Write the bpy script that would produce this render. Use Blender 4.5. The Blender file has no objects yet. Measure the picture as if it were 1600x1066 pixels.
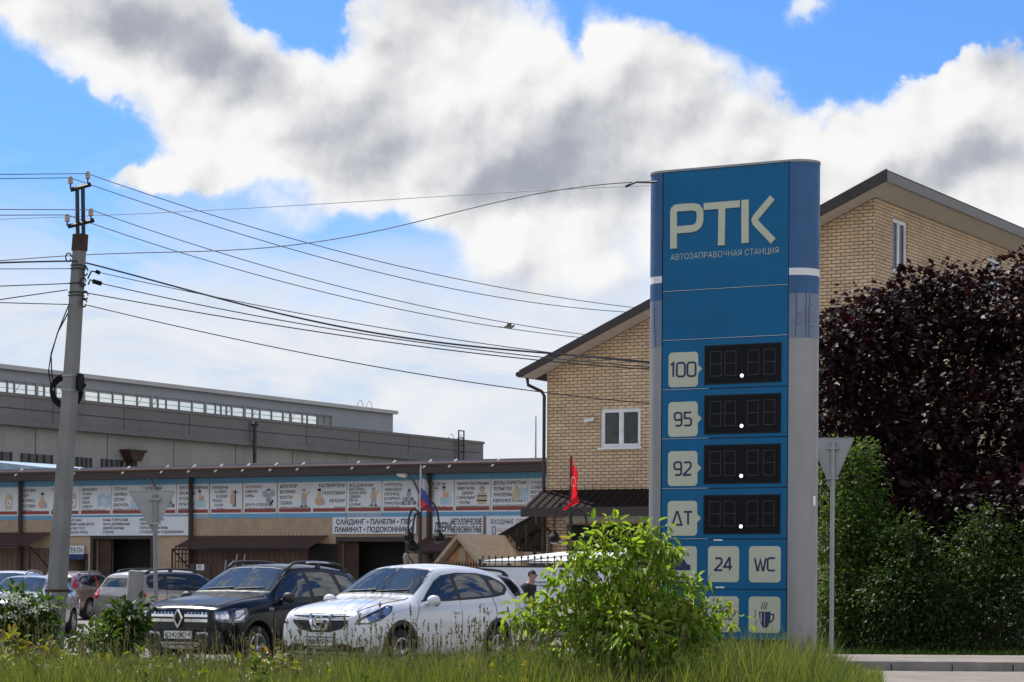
import bpy, bmesh, math, random
import numpy as np
from mathutils import Vector, Matrix
from mathutils.bvhtree import BVHTree
from mathutils.geometry import tessellate_polygon

random.seed(7); rng = np.random.default_rng(11)
SC = bpy.context.scene
COL = SC.collection
R = math.radians

# ------------------------------------------------------------------ camera
F, CX, HY, CH, ROLL = 3700.0, 800.0, 900.0, 1.52, 0.0065     # focal length in photo pixels, principal point, eye height, roll
cam_d = bpy.data.cameras.new('camera'); cam = bpy.data.objects.new('camera', cam_d); COL.objects.link(cam)
cam_d.sensor_width = 36; cam_d.lens = 36 * F / 1600; cam_d.shift_y = (HY - 533) / 1600
cam_d.clip_start = 0.5; cam_d.clip_end = 3000
ca, sa = math.cos(ROLL), math.sin(ROLL)
cam.matrix_world = Matrix(((ca, -sa, 0, 0), (0, 0, -1, 0), (sa, ca, 0, CH), (0, 0, 0, 1)))
SC.camera = cam

def ray(px, py):
    dx, dy = px - CX, HY - py
    return Vector(((dx * ca - dy * sa) / F, 1, (dx * sa + dy * ca) / F))
def P(px, py, Y):
    return Vector((0, 0, CH)) + ray(px, py) * Y

# ------------------------------------------------------------------ world: Nishita sky with a broken cumulus layer
SUN_AZ, SUN_EL = R(-37), R(53)          # azimuth from the view direction (+Y), to the left; elevation
EXPOSURE = 0.35
world = bpy.data.worlds.new('World'); SC.world = world; world.use_nodes = True

class NT:
    def __init__(s, tree): s.t = tree; s.n = tree.nodes; s.l = tree.links
    def node(s, typ, **kw):
        n = s.n.new(typ)
        for k, v in kw.items(): setattr(n, k, v)
        return n
    def put(s, sock, v):
        if hasattr(v, 'is_output'): s.l.new(v, sock)
        elif v is not None: sock.default_value = v
    def m(s, op, a, b=None, c=None, clamp=False):
        n = s.node('ShaderNodeMath', operation=op, use_clamp=clamp)
        s.put(n.inputs[0], a); s.put(n.inputs[1], b); s.put(n.inputs[2], c)
        return n.outputs[0]
    def v(s, op, a, b=None):
        n = s.node('ShaderNodeVectorMath', operation=op)
        s.put(n.inputs[0], a)
        if b is not None: s.put(n.inputs[3] if op == 'SCALE' else n.inputs[1], b)
        return n.outputs[1] if op in ('DOT_PRODUCT', 'LENGTH') else n.outputs[0]
    def mix(s, f, a, b, typ='MIX', clamp=False):
        n = s.node('ShaderNodeMix', data_type='RGBA', blend_type=typ, clamp_result=clamp)
        s.put(n.inputs[0], f); s.put(n.inputs[6], a); s.put(n.inputs[7], b)
        return n.outputs[2]
    def noise(s, vec, scale, detail=4, rough=0.55, out=0, dist=0.0, lac=2.0):
        n = s.node('ShaderNodeTexNoise'); s.put(n.inputs['Vector'], vec)
        n.inputs['Scale'].default_value = scale; n.inputs['Detail'].default_value = detail
        n.inputs['Roughness'].default_value = rough; n.inputs['Distortion'].default_value = dist
        n.inputs['Lacunarity'].default_value = lac
        return n.outputs[out]
    def sm(s, x, lo, hi, a=0.0, b=1.0):
        n = s.node('ShaderNodeMapRange', interpolation_type='SMOOTHSTEP'); s.put(n.inputs[0], x)
        n.inputs[1].default_value = lo; n.inputs[2].default_value = hi
        n.inputs[3].default_value = a; n.inputs[4].default_value = b
        return n.outputs[0]
    def xyz(s, v):
        n = s.node('ShaderNodeSeparateXYZ'); s.put(n.inputs[0], v); return n.outputs
    def comb(s, x, y, z):
        n = s.node('ShaderNodeCombineXYZ'); s.put(n.inputs[0], x); s.put(n.inputs[1], y); s.put(n.inputs[2], z); return n.outputs[0]

def make_world():
    t = NT(world.node_tree)
    bg = t.n['Background']
    sky = t.node('ShaderNodeTexSky', sky_type='NISHITA', sun_disc=False)
    sky.sun_elevation = SUN_EL; sky.sun_rotation = SUN_AZ; sky.air_density = 1.0; sky.dust_density = 0.6; sky.ozone_density = 2.0
    d = t.node('ShaderNodeTexCoord').outputs['Generated']
    x, y, z = t.xyz(d)
    az = t.m('ARCTAN2', x, y); el = t.m('ARCSINE', z)
    AE = t.comb(az, el, 0)
    warp = t.v('SCALE', t.v('SUBTRACT', t.noise(d, 26, 5, 0.6, out=1), (0.5, 0.5, 0.5)), 0.026)
    AEw = t.v('ADD', AE, warp)
    def ae(px, py):
        v = ray(px, py).normalized(); return math.atan2(v.x, v.y), math.asin(v.z)
    def blobs(lst, vec):
        tot = None
        for (px, py, rx, ry, rot, amp) in lst:
            a, e = ae(px, py)
            mp = t.node('ShaderNodeMapping', vector_type='TEXTURE'); t.put(mp.inputs[0], vec)
            mp.inputs[1].default_value = (a, e, 0); mp.inputs[2].default_value = (0, 0, R(rot)); mp.inputs[3].default_value = (rx / F, ry / F, 1)
            q = t.v('DOT_PRODUCT', mp.outputs[0], mp.outputs[0])
            g = t.m('EXPONENT', t.m('MULTIPLY', q, -1.0))
            g = t.m('MULTIPLY', g, amp)
            tot = g if tot is None else t.m('ADD', tot, g)
        return tot
    # cumulus masses; (photo px of the direction, radii, tilt, amount)
    cum = [(40, 10, 190, 80, -14, 1.0), (230, 60, 200, 90, -25, 1.0), (400, 140, 200, 95, -30, 1.0), (330, 210, 130, 50, -30, .5),
           (480, 250, 110, 60, 0, .6), (700, 50, 170, 110, 0, 1.1), (640, 170, 210, 110, -10, 1.1), (820, 190, 190, 120, 0, 1.1),
           (760, 300, 210, 50, 0, .7), (1010, 80, 95, 80, -30, .95), (1120, 180, 170, 85, -25, 1.0), (960, 280, 160, 80, 0, .85),
           (1240, 240, 160, 90, 0, .85), (1480, 180, 180, 80, 22, 1.0), (1590, 240, 90, 90, 0, .9), (1570, 110, 90, 50, 30, .7), (1420, 290, 230, 80, 0, .8), (1280, 5, 120, 34, 20, .5),
           (285, 268, 90, 17, 3, 1.9), (700, 345, 200, 50, 0, .7), (880, 420, 230, 90, 0, .6), (1450, 370, 260, 80, 0, .5), (560, 300, 60, 40, 0, .5), (380, 245, 60, 40, -20, .4), (1500, 350, 220, 70, 0, .6), (930, 400, 230, 80, 0, .5)]
    gaps = [(60, 235, 145, 85, -20, .8), (462, 10, 66, 66, 0, 1.3), (520, 100, 20, 46, 0, .6), (905, 60, 20, 60, 12, .8), (1090, 5, 120, 42, 0, .8), (1345, 95, 100, 42, 15, .8),
            (1560, 10, 120, 50, 0, .6), (440, 285, 60, 30, 0, .6), (600, 365, 130, 28, 0, .7), (1000, 180, 35, 30, 0, .25), (150, 340, 160, 30, 0, .4)]
    def vor(vec, s, det=2.0, sm=.5):
        n = t.node('ShaderNodeTexVoronoi', voronoi_dimensions='2D', feature='SMOOTH_F1'); t.put(n.inputs['Vector'], vec)
        n.inputs['Scale'].default_value = s; n.inputs['Detail'].default_value = det; n.inputs['Roughness'].default_value = .42; n.inputs['Smoothness'].default_value = sm
        return t.m('SUBTRACT', .45, n.outputs['Distance'])
    AEv = t.v('ADD', AE, t.v('SCALE', warp, .6))
    AEl = t.v('ADD', AEv, (-.0050, .0070, 0))
    p1 = vor(AEv, 19, 1.6, .9); p1s = vor(AEl, 19, 1.6, .9)
    n5 = t.noise(d, 48, 5, .58); n1 = t.noise(d, 15, 5, 0.56); n4 = t.noise(d, 7, 3, .5)
    nn = t.m('MULTIPLY', t.m('SUBTRACT', n1, .5), 2.3)
    fB = t.m('SUBTRACT', blobs(cum, AEw), blobs(gaps, AEw))
    # away from the photographed part of the sky: broken cloud from noise, extra cover added low down to whiten the ambient light
    front = t.m('MULTIPLY', t.sm(az, -.42, -.26), t.sm(az, .26, .42, 1, 0))
    front = t.m('MULTIPLY', front, t.sm(el, .27, .40, 1, 0))
    fB = t.m('ADD', t.m('MULTIPLY', fB, front), t.m('MULTIPLY', t.m('SUBTRACT', 1, front), t.m('ADD', t.m('MULTIPLY', t.m('SUBTRACT', t.noise(d, 3.2, 3, .5), .44), 3.0), t.sm(el, .45, .9, .55, -.10))))
    fld = t.m('ADD', t.m('ADD', t.m('ADD', fB, nn), t.m('MULTIPLY', p1, .8)), t.m('MULTIPLY', t.m('SUBTRACT', n5, .5), 1.1))
    soft = t.sm(el, .10, .185)                       # the cloud bases melt into the haze low down
    k4 = t.sm(n4, .42, .62)
    sharp = t.m('ADD', t.m('MULTIPLY', k4, t.sm(fld, .36, .60)), t.m('MULTIPLY', t.m('SUBTRACT', 1, k4), t.sm(fld, .18, .95)))
    alpha = t.m('ADD', t.m('MULTIPLY', soft, sharp), t.m('MULTIPLY', t.m('SUBTRACT', 1, soft), t.sm(fld, .0, 1.2)))
    rel = t.m('MULTIPLY', t.m('SUBTRACT', p1s, p1), 3.2)         # >0 where a billow turns from the sun
    grey = blobs([(310, 85, 190, 55, -24, .85), (470, 160, 120, 50, -20, .75), (240, 50, 130, 36, -15, .5), (720, 225, 200, 60, 0, .8), (870, 110, 80, 60, 30, .5), (820, 270, 190, 45, 0, .8), (640, 110, 80, 40, 0, .3),
                  (1000, 270, 150, 60, 0, .55), (1150, 200, 120, 55, -20, .4), (1480, 250, 170, 60, 0, .45), (60, 35, 90, 26, -20, .3), (1250, 330, 120, 40, 0, .4)], AEw)
    shade = t.m('ADD', t.m('MULTIPLY', grey, t.sm(fld, .45, 1.3)), t.m('ADD', rel, t.m('ADD', t.m('MULTIPLY', t.m('SUBTRACT', n4, .5), .8), t.m('MULTIPLY', t.m('SUBTRACT', n1, .5), -.35))))
    n5s = t.noise(t.v('ADD', d, (-.0028, 0, .0042)), 48, 5, .58)
    shade = t.m('ADD', shade, t.m('MULTIPLY', t.m('SUBTRACT', n5s, n5), 1.3))
    shade = t.sm(shade, -.40, 1.80)
    K = 10.0 / (2 ** EXPOSURE)
    ccol = t.mix(shade, (0.96 * K, .955 * K, .94 * K, 1), (.38 * K, .405 * K, .475 * K, 1))
    ccol = t.mix(t.sm(fld, .3, .9), t.mix(.5, ccol, (.80 * K, .85 * K, .95 * K, 1)), ccol)
    # unseen clouds behind the viewer, boosted to throw more light on the scene
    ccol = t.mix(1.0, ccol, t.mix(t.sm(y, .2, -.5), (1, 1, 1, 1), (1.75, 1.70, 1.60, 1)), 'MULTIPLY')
    base = t.mix(1.0, sky.outputs[0], (.42, .72, 1.15, 1), 'MULTIPLY')
    # thin high sheet, streaked sideways, thickening towards the horizon
    st = t.noise(t.comb(t.m('MULTIPLY', az, 6.0), t.m('ADD', t.m('MULTIPLY', el, 17.0), t.m('MULTIPLY', az, 1.2)), 0), 1.7, 7, .62, dist=.6)
    sheet = t.sm(t.m('ADD', t.m('MULTIPLY', t.m('SUBTRACT', st, .5), .12), el), .176, .10)
    sheet = t.m('MULTIPLY', sheet, t.sm(st, .28, .52, .72, .98))
    hcol = t.mix(t.sm(st, .36, .66), (.70 * K, .765 * K, .87 * K, 1), (.88 * K, .885 * K, .905 * K, 1))
    c = t.mix(sheet, base, hcol)
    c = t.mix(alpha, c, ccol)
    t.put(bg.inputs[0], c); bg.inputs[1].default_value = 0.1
make_world()

sun_d = bpy.data.lights.new('sun', 'SUN'); sun = bpy.data.objects.new('sun', sun_d); COL.objects.link(sun)
sun_d.energy = 4.6; sun_d.angle = R(.53); sun_d.color = (1, .95, .86)
Ld = Vector((math.sin(SUN_AZ) * math.cos(SUN_EL), math.cos(SUN_AZ) * math.cos(SUN_EL), math.sin(SUN_EL)))
sun.rotation_euler = Ld.to_track_quat('Z', 'Y').to_euler()
vs = SC.view_settings; vs.view_transform = 'Standard'; vs.look = 'None'; vs.gamma = 1; vs.use_curve_mapping = False; vs.exposure = EXPOSURE

# ------------------------------------------------------------------ frames: a vertical plane in the place
TH = math.atan2(3700, 6500)
U = Vector((math.cos(TH), -math.sin(TH), 0)); NRM = Vector((math.sin(TH), math.cos(TH), 0)); ZZ = Vector((0, 0, 1))
class Frame:
    """s along the wall, d into the wall (away from the camera), z up"""
    def __init__(f, o, u, n): f.o = Vector((o.x, o.y, 0)); f.u = u; f.n = n
    def __call__(f, s, d, z): return f.o + f.u * s + f.n * d + ZZ * z
    def hit(f, px, py, d=0.0):
        r = ray(px, py); c = Vector((0, 0, CH)); o = f.o + f.n * d
        t = (o - c).dot(f.n) / r.dot(f.n); p = c + r * t
        return (p - f.o).dot(f.u), p.z
class Plain:
    def __call__(f, x, y, z): return Vector((x, y, z))
W0 = Plain()

# ------------------------------------------------------------------ object helpers
def tag(o, label=None, cat=None, group=None, kind=None):
    if label: o['label'] = label
    if cat: o['category'] = cat
    if group: o['group'] = group
    if kind: o['kind'] = kind
    return o
def thing(name, loc, label, cat, group=None, rz=0.0):
    o = bpy.data.objects.new(name, None); COL.objects.link(o); o.location = loc; o.rotation_euler = (0, 0, rz)
    o.empty_display_size = .2
    return tag(o, label, cat, group)
def wloc(o):
    v = Vector((0, 0, 0))
    while o is not None: v = v + Vector(o.location); o = o.parent
    return v
def link(name, me, mats, parent=None, smooth=False):
    o = bpy.data.objects.new(name, me); COL.objects.link(o); o.parent = parent
    for m in (mats if isinstance(mats, (list, tuple)) else [mats]): me.materials.append(m)
    if smooth: me.polygons.foreach_set('use_smooth', [True] * len(me.polygons))
    return o
class MB:
    """collects shapes for one mesh object"""
    def __init__(s): s.v = []; s.f = []; s.mi = []
    def add(s, vs, fs, mi=0):
        b = len(s.v); s.v += [tuple(v) for v in vs]
        for f in fs: s.f.append([b + i for i in f]); s.mi.append(mi)
        return s
    def box(s, fr, s0, s1, d0, d1, z0, z1, mi=0):
        vs = [fr(a, b, c) for c in (z0, z1) for b in (d0, d1) for a in (s0, s1)]
        return s.add(vs, [(0, 1, 3, 2), (4, 6, 7, 5), (0, 4, 5, 1), (2, 3, 7, 6), (0, 2, 6, 4), (1, 5, 7, 3)], mi)
    def quad(s, a, b, c, d, mi=0): return s.add([a, b, c, d], [(0, 1, 2, 3)], mi)
    def poly(s, pts, mi=0):
        tr = tessellate_polygon([[Vector(p) for p in pts]])
        return s.add(pts, [tuple(t) for t in tr], mi)
    def prism(s, fr, pts, d0, d1, mi=0, side_mi=None):
        """polygon given in (s,z) of the frame, from depth d0 to d1"""
        n = len(pts); tr = tessellate_polygon([[Vector((p[0], p[1], 0)) for p in pts]])
        vs = [fr(p[0], d0, p[1]) for p in pts] + [fr(p[0], d1, p[1]) for p in pts]
        s.add(vs, [tuple(t) for t in tr] + [tuple(n + i for i in reversed(t)) for t in tr], mi)
        return s.add(vs, [(i, (i + 1) % n, n + (i + 1) % n, n + i) for i in range(n)], mi if side_mi is None else side_mi)
    def prism3(s, pts, vec, mi=0):
        n = len(pts); pts = [Vector(p) for p in pts]; vec = Vector(vec)
        tr = tessellate_polygon([pts])
        vs = pts + [p + vec for p in pts]
        s.add(vs, [tuple(t) for t in tr] + [tuple(n + i for i in reversed(t)) for t in tr], mi)
        return s.add(vs, [(i, (i + 1) % n, n + (i + 1) % n, n + i) for i in range(n)], mi)
    def tube(s, path, r, n=6, mi=0, cap=True):
        path = [Vector(p) for p in path]; k = len(path); rr = r if isinstance(r, (list, tuple)) else [r] * k
        vs = []; prev = None
        for i, p in enumerate(path):
            tg = (path[min(i + 1, k - 1)] - path[max(i - 1, 0)])
            if tg.length < 1e-9: tg = Vector((0, 0, 1))
            tg.normalize()
            if prev is None:
                a = tg.cross(Vector((0, 0, 1)))
                if a.length < .05: a = tg.cross(Vector((1, 0, 0)))
            else: a = prev - tg * prev.dot(tg)
            a.normalize(); prev = a; b = tg.cross(a)
            for j in range(n):
                t = 2 * math.pi * j / n; vs.append(p + (a * math.cos(t) + b * math.sin(t)) * rr[i])
        fs = [(i * n + j, i * n + (j + 1) % n, (i + 1) * n + (j + 1) % n, (i + 1) * n + j) for i in range(k - 1) for j in range(n)]
        if cap: fs += [tuple(reversed(range(n))), tuple((k - 1) * n + j for j in range(n))]
        return s.add(vs, fs, mi)
    def lathe(s, c, prof, n=16, axis=None, mi=0):
        """profile of (radius, height) about an axis through c"""
        ax = Vector(axis).normalized() if axis is not None else ZZ
        a = ax.cross(Vector((0, 0, 1))) if abs(ax.z) < .9 else ax.cross(Vector((1, 0, 0)))
        a.normalize(); b = ax.cross(a); c = Vector(c); vs = []
        for (r, h) in prof:
            for j in range(n):
                t = 2 * math.pi * j / n; vs.append(c + ax * h + (a * math.cos(t) + b * math.sin(t)) * max(r, 1e-4))
        k = len(prof)
        fs = [(i * n + j, i * n + (j + 1) % n, (i + 1) * n + (j + 1) % n, (i + 1) * n + j) for i in range(k - 1) for j in range(n)]
        fs += [tuple(reversed(range(n))), tuple((k - 1) * n + j for j in range(n))]
        return s.add(vs, fs, mi)
    def ball(s, c, r, n=12, m=8, sq=(1, 1, 1), mi=0):
        vs = []; c = Vector(c)
        for i in range(m + 1):
            ph = math.pi * i / m
            for j in range(n):
                t = 2 * math.pi * j / n
                vs.append(c + Vector((r * sq[0] * math.sin(ph) * math.cos(t), r * sq[1] * math.sin(ph) * math.sin(t), r * sq[2] * math.cos(ph))))
        fs = [(i * n + j, (i + 1) * n + j, (i + 1) * n + (j + 1) % n, i * n + (j + 1) % n) for i in range(m) for j in range(n)]
        return s.add(vs, fs, mi)
    def stroke(s, fr, pts, w, d0, d1, mi=0):
        """flat lettering: a polyline of (s,z) with width w, as a thin solid"""
        n = len(pts); Lf = []; Rt = []
        for i in range(n):
            p = Vector(pts[i]); ds = []
            if i > 0: ds.append((p - Vector(pts[i - 1])).normalized())
            if i < n - 1: ds.append((Vector(pts[i + 1]) - p).normalized())
            t = sum(ds, Vector((0, 0)))
            if t.length < 1e-6: t = ds[0]
            t.normalize(); nr = Vector((-t.y, t.x)); k = w / 2 / max(.35, abs(nr.dot(Vector((-ds[0].y, ds[0].x)))))
            Lf.append(p + nr * k); Rt.append(p - nr * k)
        vs = []
        for a, b in zip(Lf, Rt): vs += [fr(a.x, d0, a.y), fr(b.x, d0, b.y), fr(b.x, d1, b.y), fr(a.x, d1, a.y)]
        fs = []
        for i in range(n - 1):
            q = i * 4
            for j in range(4): fs.append((q + j, q + (j + 1) % 4, q + 4 + (j + 1) % 4, q + 4 + j))
        fs += [(3, 2, 1, 0), tuple((n - 1) * 4 + j for j in range(4))]
        return s.add(vs, fs, mi)
    def build(s, name, mats, parent=None, smooth=False, local=False, angle=None):
        off = Vector((0, 0, 0)) if (local or parent is None) else wloc(parent)
        me = bpy.data.meshes.new(name)
        me.from_pydata([(v[0] - off.x, v[1] - off.y, v[2] - off.z) for v in s.v], [], s.f); 
        o = link(name, me, mats, parent, smooth)
        if any(s.mi): me.polygons.foreach_set('material_index', s.mi)
        bm = bmesh.new(); bm.from_mesh(me); bmesh.ops.recalc_face_normals(bm, faces=bm.faces); bm.to_mesh(me); bm.free()
        if angle: 
            me.polygons.foreach_set('use_smooth', [True] * len(me.polygons)); me.set_sharp_from_angle(angle=R(angle))
        return o
def solo(mb, name, mats, loc, label, cat, group=None, smooth=False, kind=None, angle=None):
    """a thing that is one mesh, its origin at loc"""
    loc = Vector(loc)
    mb.v = [(v[0] - loc.x, v[1] - loc.y, v[2] - loc.z) for v in mb.v]
    o = mb.build(name, mats, None, smooth, angle=angle); o.location = loc
    return tag(o, label, cat, group, kind)
_txt = {}
def text_shape(body, bold=0.0, res=2):
    key = (body, bold, res)
    if key not in _txt:
        c = bpy.data.curves.new('lettering', 'FONT'); c.body = body; c.resolution_u = res; c.offset = bold; c.fill_mode = 'FRONT'
        o = bpy.data.objects.new('lettering', c); COL.objects.link(o)
        me = bpy.data.meshes.new_from_object(o.evaluated_get(bpy.context.evaluated_depsgraph_get()))
        co = np.array([v.co[:2] for v in me.vertices]); fs = [tuple(p.vertices) for p in me.polygons]
        bpy.data.objects.remove(o); bpy.data.curves.remove(c); bpy.data.meshes.remove(me)
        _txt[key] = (co, fs)
    return _txt[key]
def add_text(mb, fr, body, s0, z0, h, w=None, d=-.004, bold=0.0, mi=0, align='L', maxw=None, res=2):
    """lettering of cap height h with its lower left at (s0,z0); w forces the width"""
    co, fs = text_shape(body, bold, res)
    if len(co) == 0: return 0
    x0, x1 = co[:, 0].min(), co[:, 0].max(); k = h / .73
    kx = k if w is None else w / (x1 - x0)
    if maxw and (x1 - x0) * kx > maxw: kx = maxw / (x1 - x0)
    W = (x1 - x0) * kx; sh = {'L': 0, 'C': -W / 2, 'R': -W}[align]
    mb.add([fr(s0 + sh + (c[0] - x0) * kx, d, z0 + c[1] * k) for c in co], fs, mi)
    return W

# ------------------------------------------------------------------ materials
def lin(r, g, b):
    return tuple(((c / 255) / 12.92 if c / 255 < .04045 else ((c / 255 + .055) / 1.055) ** 2.4) for c in (r, g, b)) + (1,)
MATS = {}
def mat(name, col, rough=.6, metal=0.0, var=.12, vscale=3.0, bump=0.0, bscale=60, spec=.5, dirt=0.0, coat=0.0, streak=False):
    """procedural paint, metal, render or plastic: base colour broken up by noise, optional grain and dirt"""
    m = bpy.data.materials.new(name); m.use_nodes = True; t = NT(m.node_tree); b = t.n['Principled BSDF']
    g = t.node('ShaderNodeNewGeometry').outputs['Position']
    n = t.noise(g, vscale, 5, .6)
    k = t.sm(n, .25, .75, 1 - var, 1 + var)
    c = t.v('SCALE', tuple(col[:3]), k)
    if dirt:
        vec = g if not streak else t.v('MULTIPLY', g, (1, 1, .12))
        dn = t.sm(t.noise(vec, 2.2 if not streak else 5.0, 6, .65), .48, .75)
        c = t.mix(t.m('MULTIPLY', dn, dirt), c, tuple(x * .45 for x in col[:3]) + (1,))
    t.put(b.inputs['Base Color'], c)
    t.put(b.inputs['Roughness'], t.sm(t.noise(g, vscale * 4, 3), .2, .8, max(rough - .08, .02), min(rough + .08, 1)))
    b.inputs['Metallic'].default_value = metal; b.inputs['Specular IOR Level'].default_value = spec
    if coat: b.inputs['Coat Weight'].default_value = coat; b.inputs['Coat Roughness'].default_value = .04
    if bump:
        bn = t.node('ShaderNodeBump'); bn.inputs['Strength'].default_value = bump; bn.inputs['Distance'].default_value = .02
        t.put(bn.inputs['Height'], t.noise(g, bscale, 6, .65)); t.put(b.inputs['Normal'], bn.outputs[0])
    MATS[name] = m; return m
def leafmat(name, cols, trans=.35, rough=.45, tcol=None, spec=.4):
    """foliage: every leaf island its own shade between the given colours; light passes through"""
    m = bpy.data.materials.new(name); m.use_nodes = True; t = NT(m.node_tree); b = t.n['Principled BSDF']; out = t.n['Material Output']
    gi = t.node('ShaderNodeNewGeometry').outputs['Random Per Island']
    rp = t.node('ShaderNodeValToRGB'); t.put(rp.inputs[0], gi); e = rp.color_ramp.elements
    while len(e) < len(cols): e.new(.5)
    for i, c in enumerate(cols): e[i].position = i / max(1, len(cols) - 1); e[i].color = tuple(c[:3]) + (1,)
    t.put(b.inputs['Base Color'], rp.outputs[0]); b.inputs['Roughness'].default_value = rough; b.inputs['Specular IOR Level'].default_value = spec
    tr = t.node('ShaderNodeBsdfTranslucent'); t.put(tr.inputs[0], t.mix(1.0, rp.outputs[0], tcol or (1.5, 1.6, .7, 1), 'MULTIPLY'))
    mx = t.node('ShaderNodeMixShader'); mx.inputs[0].default_value = trans
    t.l.new(b.outputs[0], mx.inputs[1]); t.l.new(tr.outputs[0], mx.inputs[2]); t.l.new(mx.outputs[0], out.inputs[0])
    MATS[name] = m; return m
def brickmat(name, axis, c1, c2, mortar, bw=.25, bh=.090, gap=.012):
    """brickwork set out along the wall's own direction"""
    m = bpy.data.materials.new(name); m.use_nodes = True; t = NT(m.node_tree); b = t.n['Principled BSDF']
    g = t.node('ShaderNodeNewGeometry').outputs['Position']
    sx = t.v('DOT_PRODUCT', g, tuple(axis)); z = t.xyz(g)[2]
    v = t.comb(sx, z, 0)
    br = t.node('ShaderNodeTexBrick'); t.put(br.inputs['Vector'], v)
    br.inputs['Color1'].default_value = c1; br.inputs['Color2'].default_value = c2; br.inputs['Mortar'].default_value = mortar
    br.inputs['Scale'].default_value = 1; br.inputs['Mortar Size'].default_value = gap; br.inputs['Brick Width'].default_value = bw; br.inputs['Row Height'].default_value = bh
    br.inputs['Bias'].default_value = -.2; br.inputs['Mortar Smooth'].default_value = .15
    n = t.noise(g, 1.1, 5, .6); n2 = t.noise(g, 14, 4, .6)
    c = t.v('SCALE', br.outputs[0], t.m('MULTIPLY', t.sm(n, .25, .75, .84, 1.12), t.sm(n2, .2, .8, .88, 1.1)))
    t.put(b.inputs['Base Color'], c); b.inputs['Roughness'].default_value = .85
    bn = t.node('ShaderNodeBump'); bn.inputs['Strength'].default_value = .5; bn.inputs['Distance'].default_value = .012; bn.invert = True
    t.put(bn.inputs['Height'], br.outputs[1]); t.put(b.inputs['Normal'], bn.outputs[0])
    return m
def glassmat(name, col, rough=.03, trans=0.0):
    m = bpy.data.materials.new(name); m.use_nodes = True; t = NT(m.node_tree); b = t.n['Principled BSDF']
    g = t.node('ShaderNodeNewGeometry').outputs['Position']
    t.put(b.inputs['Base Color'], t.v('SCALE', tuple(col[:3]), t.sm(t.noise(g, 2.0, 3), .3, .7, .7, 1.3)))
    b.inputs['Roughness'].default_value = rough; b.inputs['Specular IOR Level'].default_value = .9; b.inputs['IOR'].default_value = 1.52
    b.inputs['Transmission Weight'].default_value = trans
    bn = t.node('ShaderNodeBump'); bn.inputs['Strength'].default_value = .06; bn.inputs['Distance'].default_value = .05
    t.put(bn.inputs['Height'], t.noise(g, 1.6, 2)); t.put(b.inputs['Normal'], bn.outputs[0])
    return m
def corrmat(name, col, axis, pitch=.2, rough=.5, metal=.2):
    """profiled sheet metal paint"""
    m = mat(name, col, rough, metal, var=.15); t = NT(m.node_tree); b = t.n['Principled BSDF']
    return m

M_BLUE = mat('sign_blue', (.003, .115, .265), .45, 0, .07, 1.2, dirt=.18, spec=.2)
M_VINYL = mat('vinyl_blue', (.012, .085, .225), .5, 0, .08, 2, dirt=.1)
M_VINYL2 = mat('vinyl_pale', (.15, .19, .28), .55, 0, .12, 3, dirt=.2)
M_WHITE = mat('white_paint', (.72, .73, .72), .5, 0, .05, 2, dirt=.1)
M_COLMETAL = mat('column_metal', (.26, .26, .265), .45, .3, .05, 1.2, dirt=.1, streak=True)
M_CREAM = mat('badge_cream', (.50, .52, .40), .5, 0, .05, 2, dirt=.08)
M_NAVY = mat('navy_print', (.012, .02, .085), .5)
M_BLACK = mat('black_plastic', (.010, .010, .011), .55, 0, .2, spec=.2)
M_SCREEN = mat('display_screen', (.007, .007, .008), .5, 0, .15, spec=.12)
M_SEG = mat('unlit_led', (.034, .034, .037), .5)
M_SEAM = mat('panel_seam', (.004, .02, .06), .5)
M_SEAMLT = mat('seam_edge', (.42, .48, .55), .4, .3)
M_CONC = mat('concrete', (.21, .21, .205), .9, 0, .16, 2.5, bump=.35, bscale=40, dirt=.3, streak=True)
M_CONC2 = mat('hall_concrete', (.27, .26, .25), .92, 0, .12, .35, bump=.2, bscale=12, dirt=.35, streak=True)
M_CONC3 = mat('hall_concrete_dark', (.165, .158, .155), .92, 0, .12, .35, bump=.2, bscale=12, dirt=.4, streak=True)
M_HALLGREY = mat('hall_cladding', (.26, .275, .30), .7, 0, .06, .4, dirt=.15)
M_HALLPARA = mat('hall_parapet', (.42, .41, .39), .85, 0, .08, .5, dirt=.2)
M_STEEL = mat('grey_steel', (.26, .27, .28), .45, .6, .1, 6)
M_DARKSTEEL = mat('dark_steel', (.035, .036, .04), .55, .4, .2, 8)
M_RUST = mat('rusty_metal', (.05, .028, .02), .8, .2, .4, 6)
M_RENDER = mat('beige_render', (.37, .28, .195), .95, 0, .12, 2.0, bump=.6, bscale=14, dirt=.15)
M_BROWN = mat('brown_metal', (.085, .048, .042), .5, .1, .12, 3)
M_DKBROWN = mat('dark_brown', (.030, .018, .016), .55, 0, .15, 3)
M_BROWNW = mat('brown_shutter', (.13, .085, .065), .75, 0, .2, 2, dirt=.2, streak=True)
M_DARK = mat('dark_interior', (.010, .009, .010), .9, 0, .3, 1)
M_PANELW = mat('banner_white', (.60, .64, .69), .6, 0, .05, 1.2, dirt=.1, streak=True)
M_BANBLUE = mat('banner_blue', (.11, .31, .50), .6, 0, .08, 1.5, dirt=.15)
M_BANGREY = mat('banner_greyblue', (.26, .34, .45), .6, 0, .08, 1.5, dirt=.2)
M_INK = mat('ink_black', (.02, .02, .024), .7)
M_INKGREY = mat('ink_faded', (.13, .14, .17), .7)
M_INKRED = mat('ink_red', (.34, .07, .055), .6)
M_INKORANGE = mat('ink_orange', (.50, .33, .22), .6)
M_INKBLUE = mat('ink_skyblue', (.36, .50, .62), .6)
M_INKTAN = mat('ink_tan', (.48, .41, .30), .6)
M_INKSLATE = mat('ink_slate', (.30, .33, .38), .6)
M_ROOFGREY = mat('roof_grey', (.14, .135, .135), .6, .2, .2, 1.5, dirt=.2)
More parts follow.
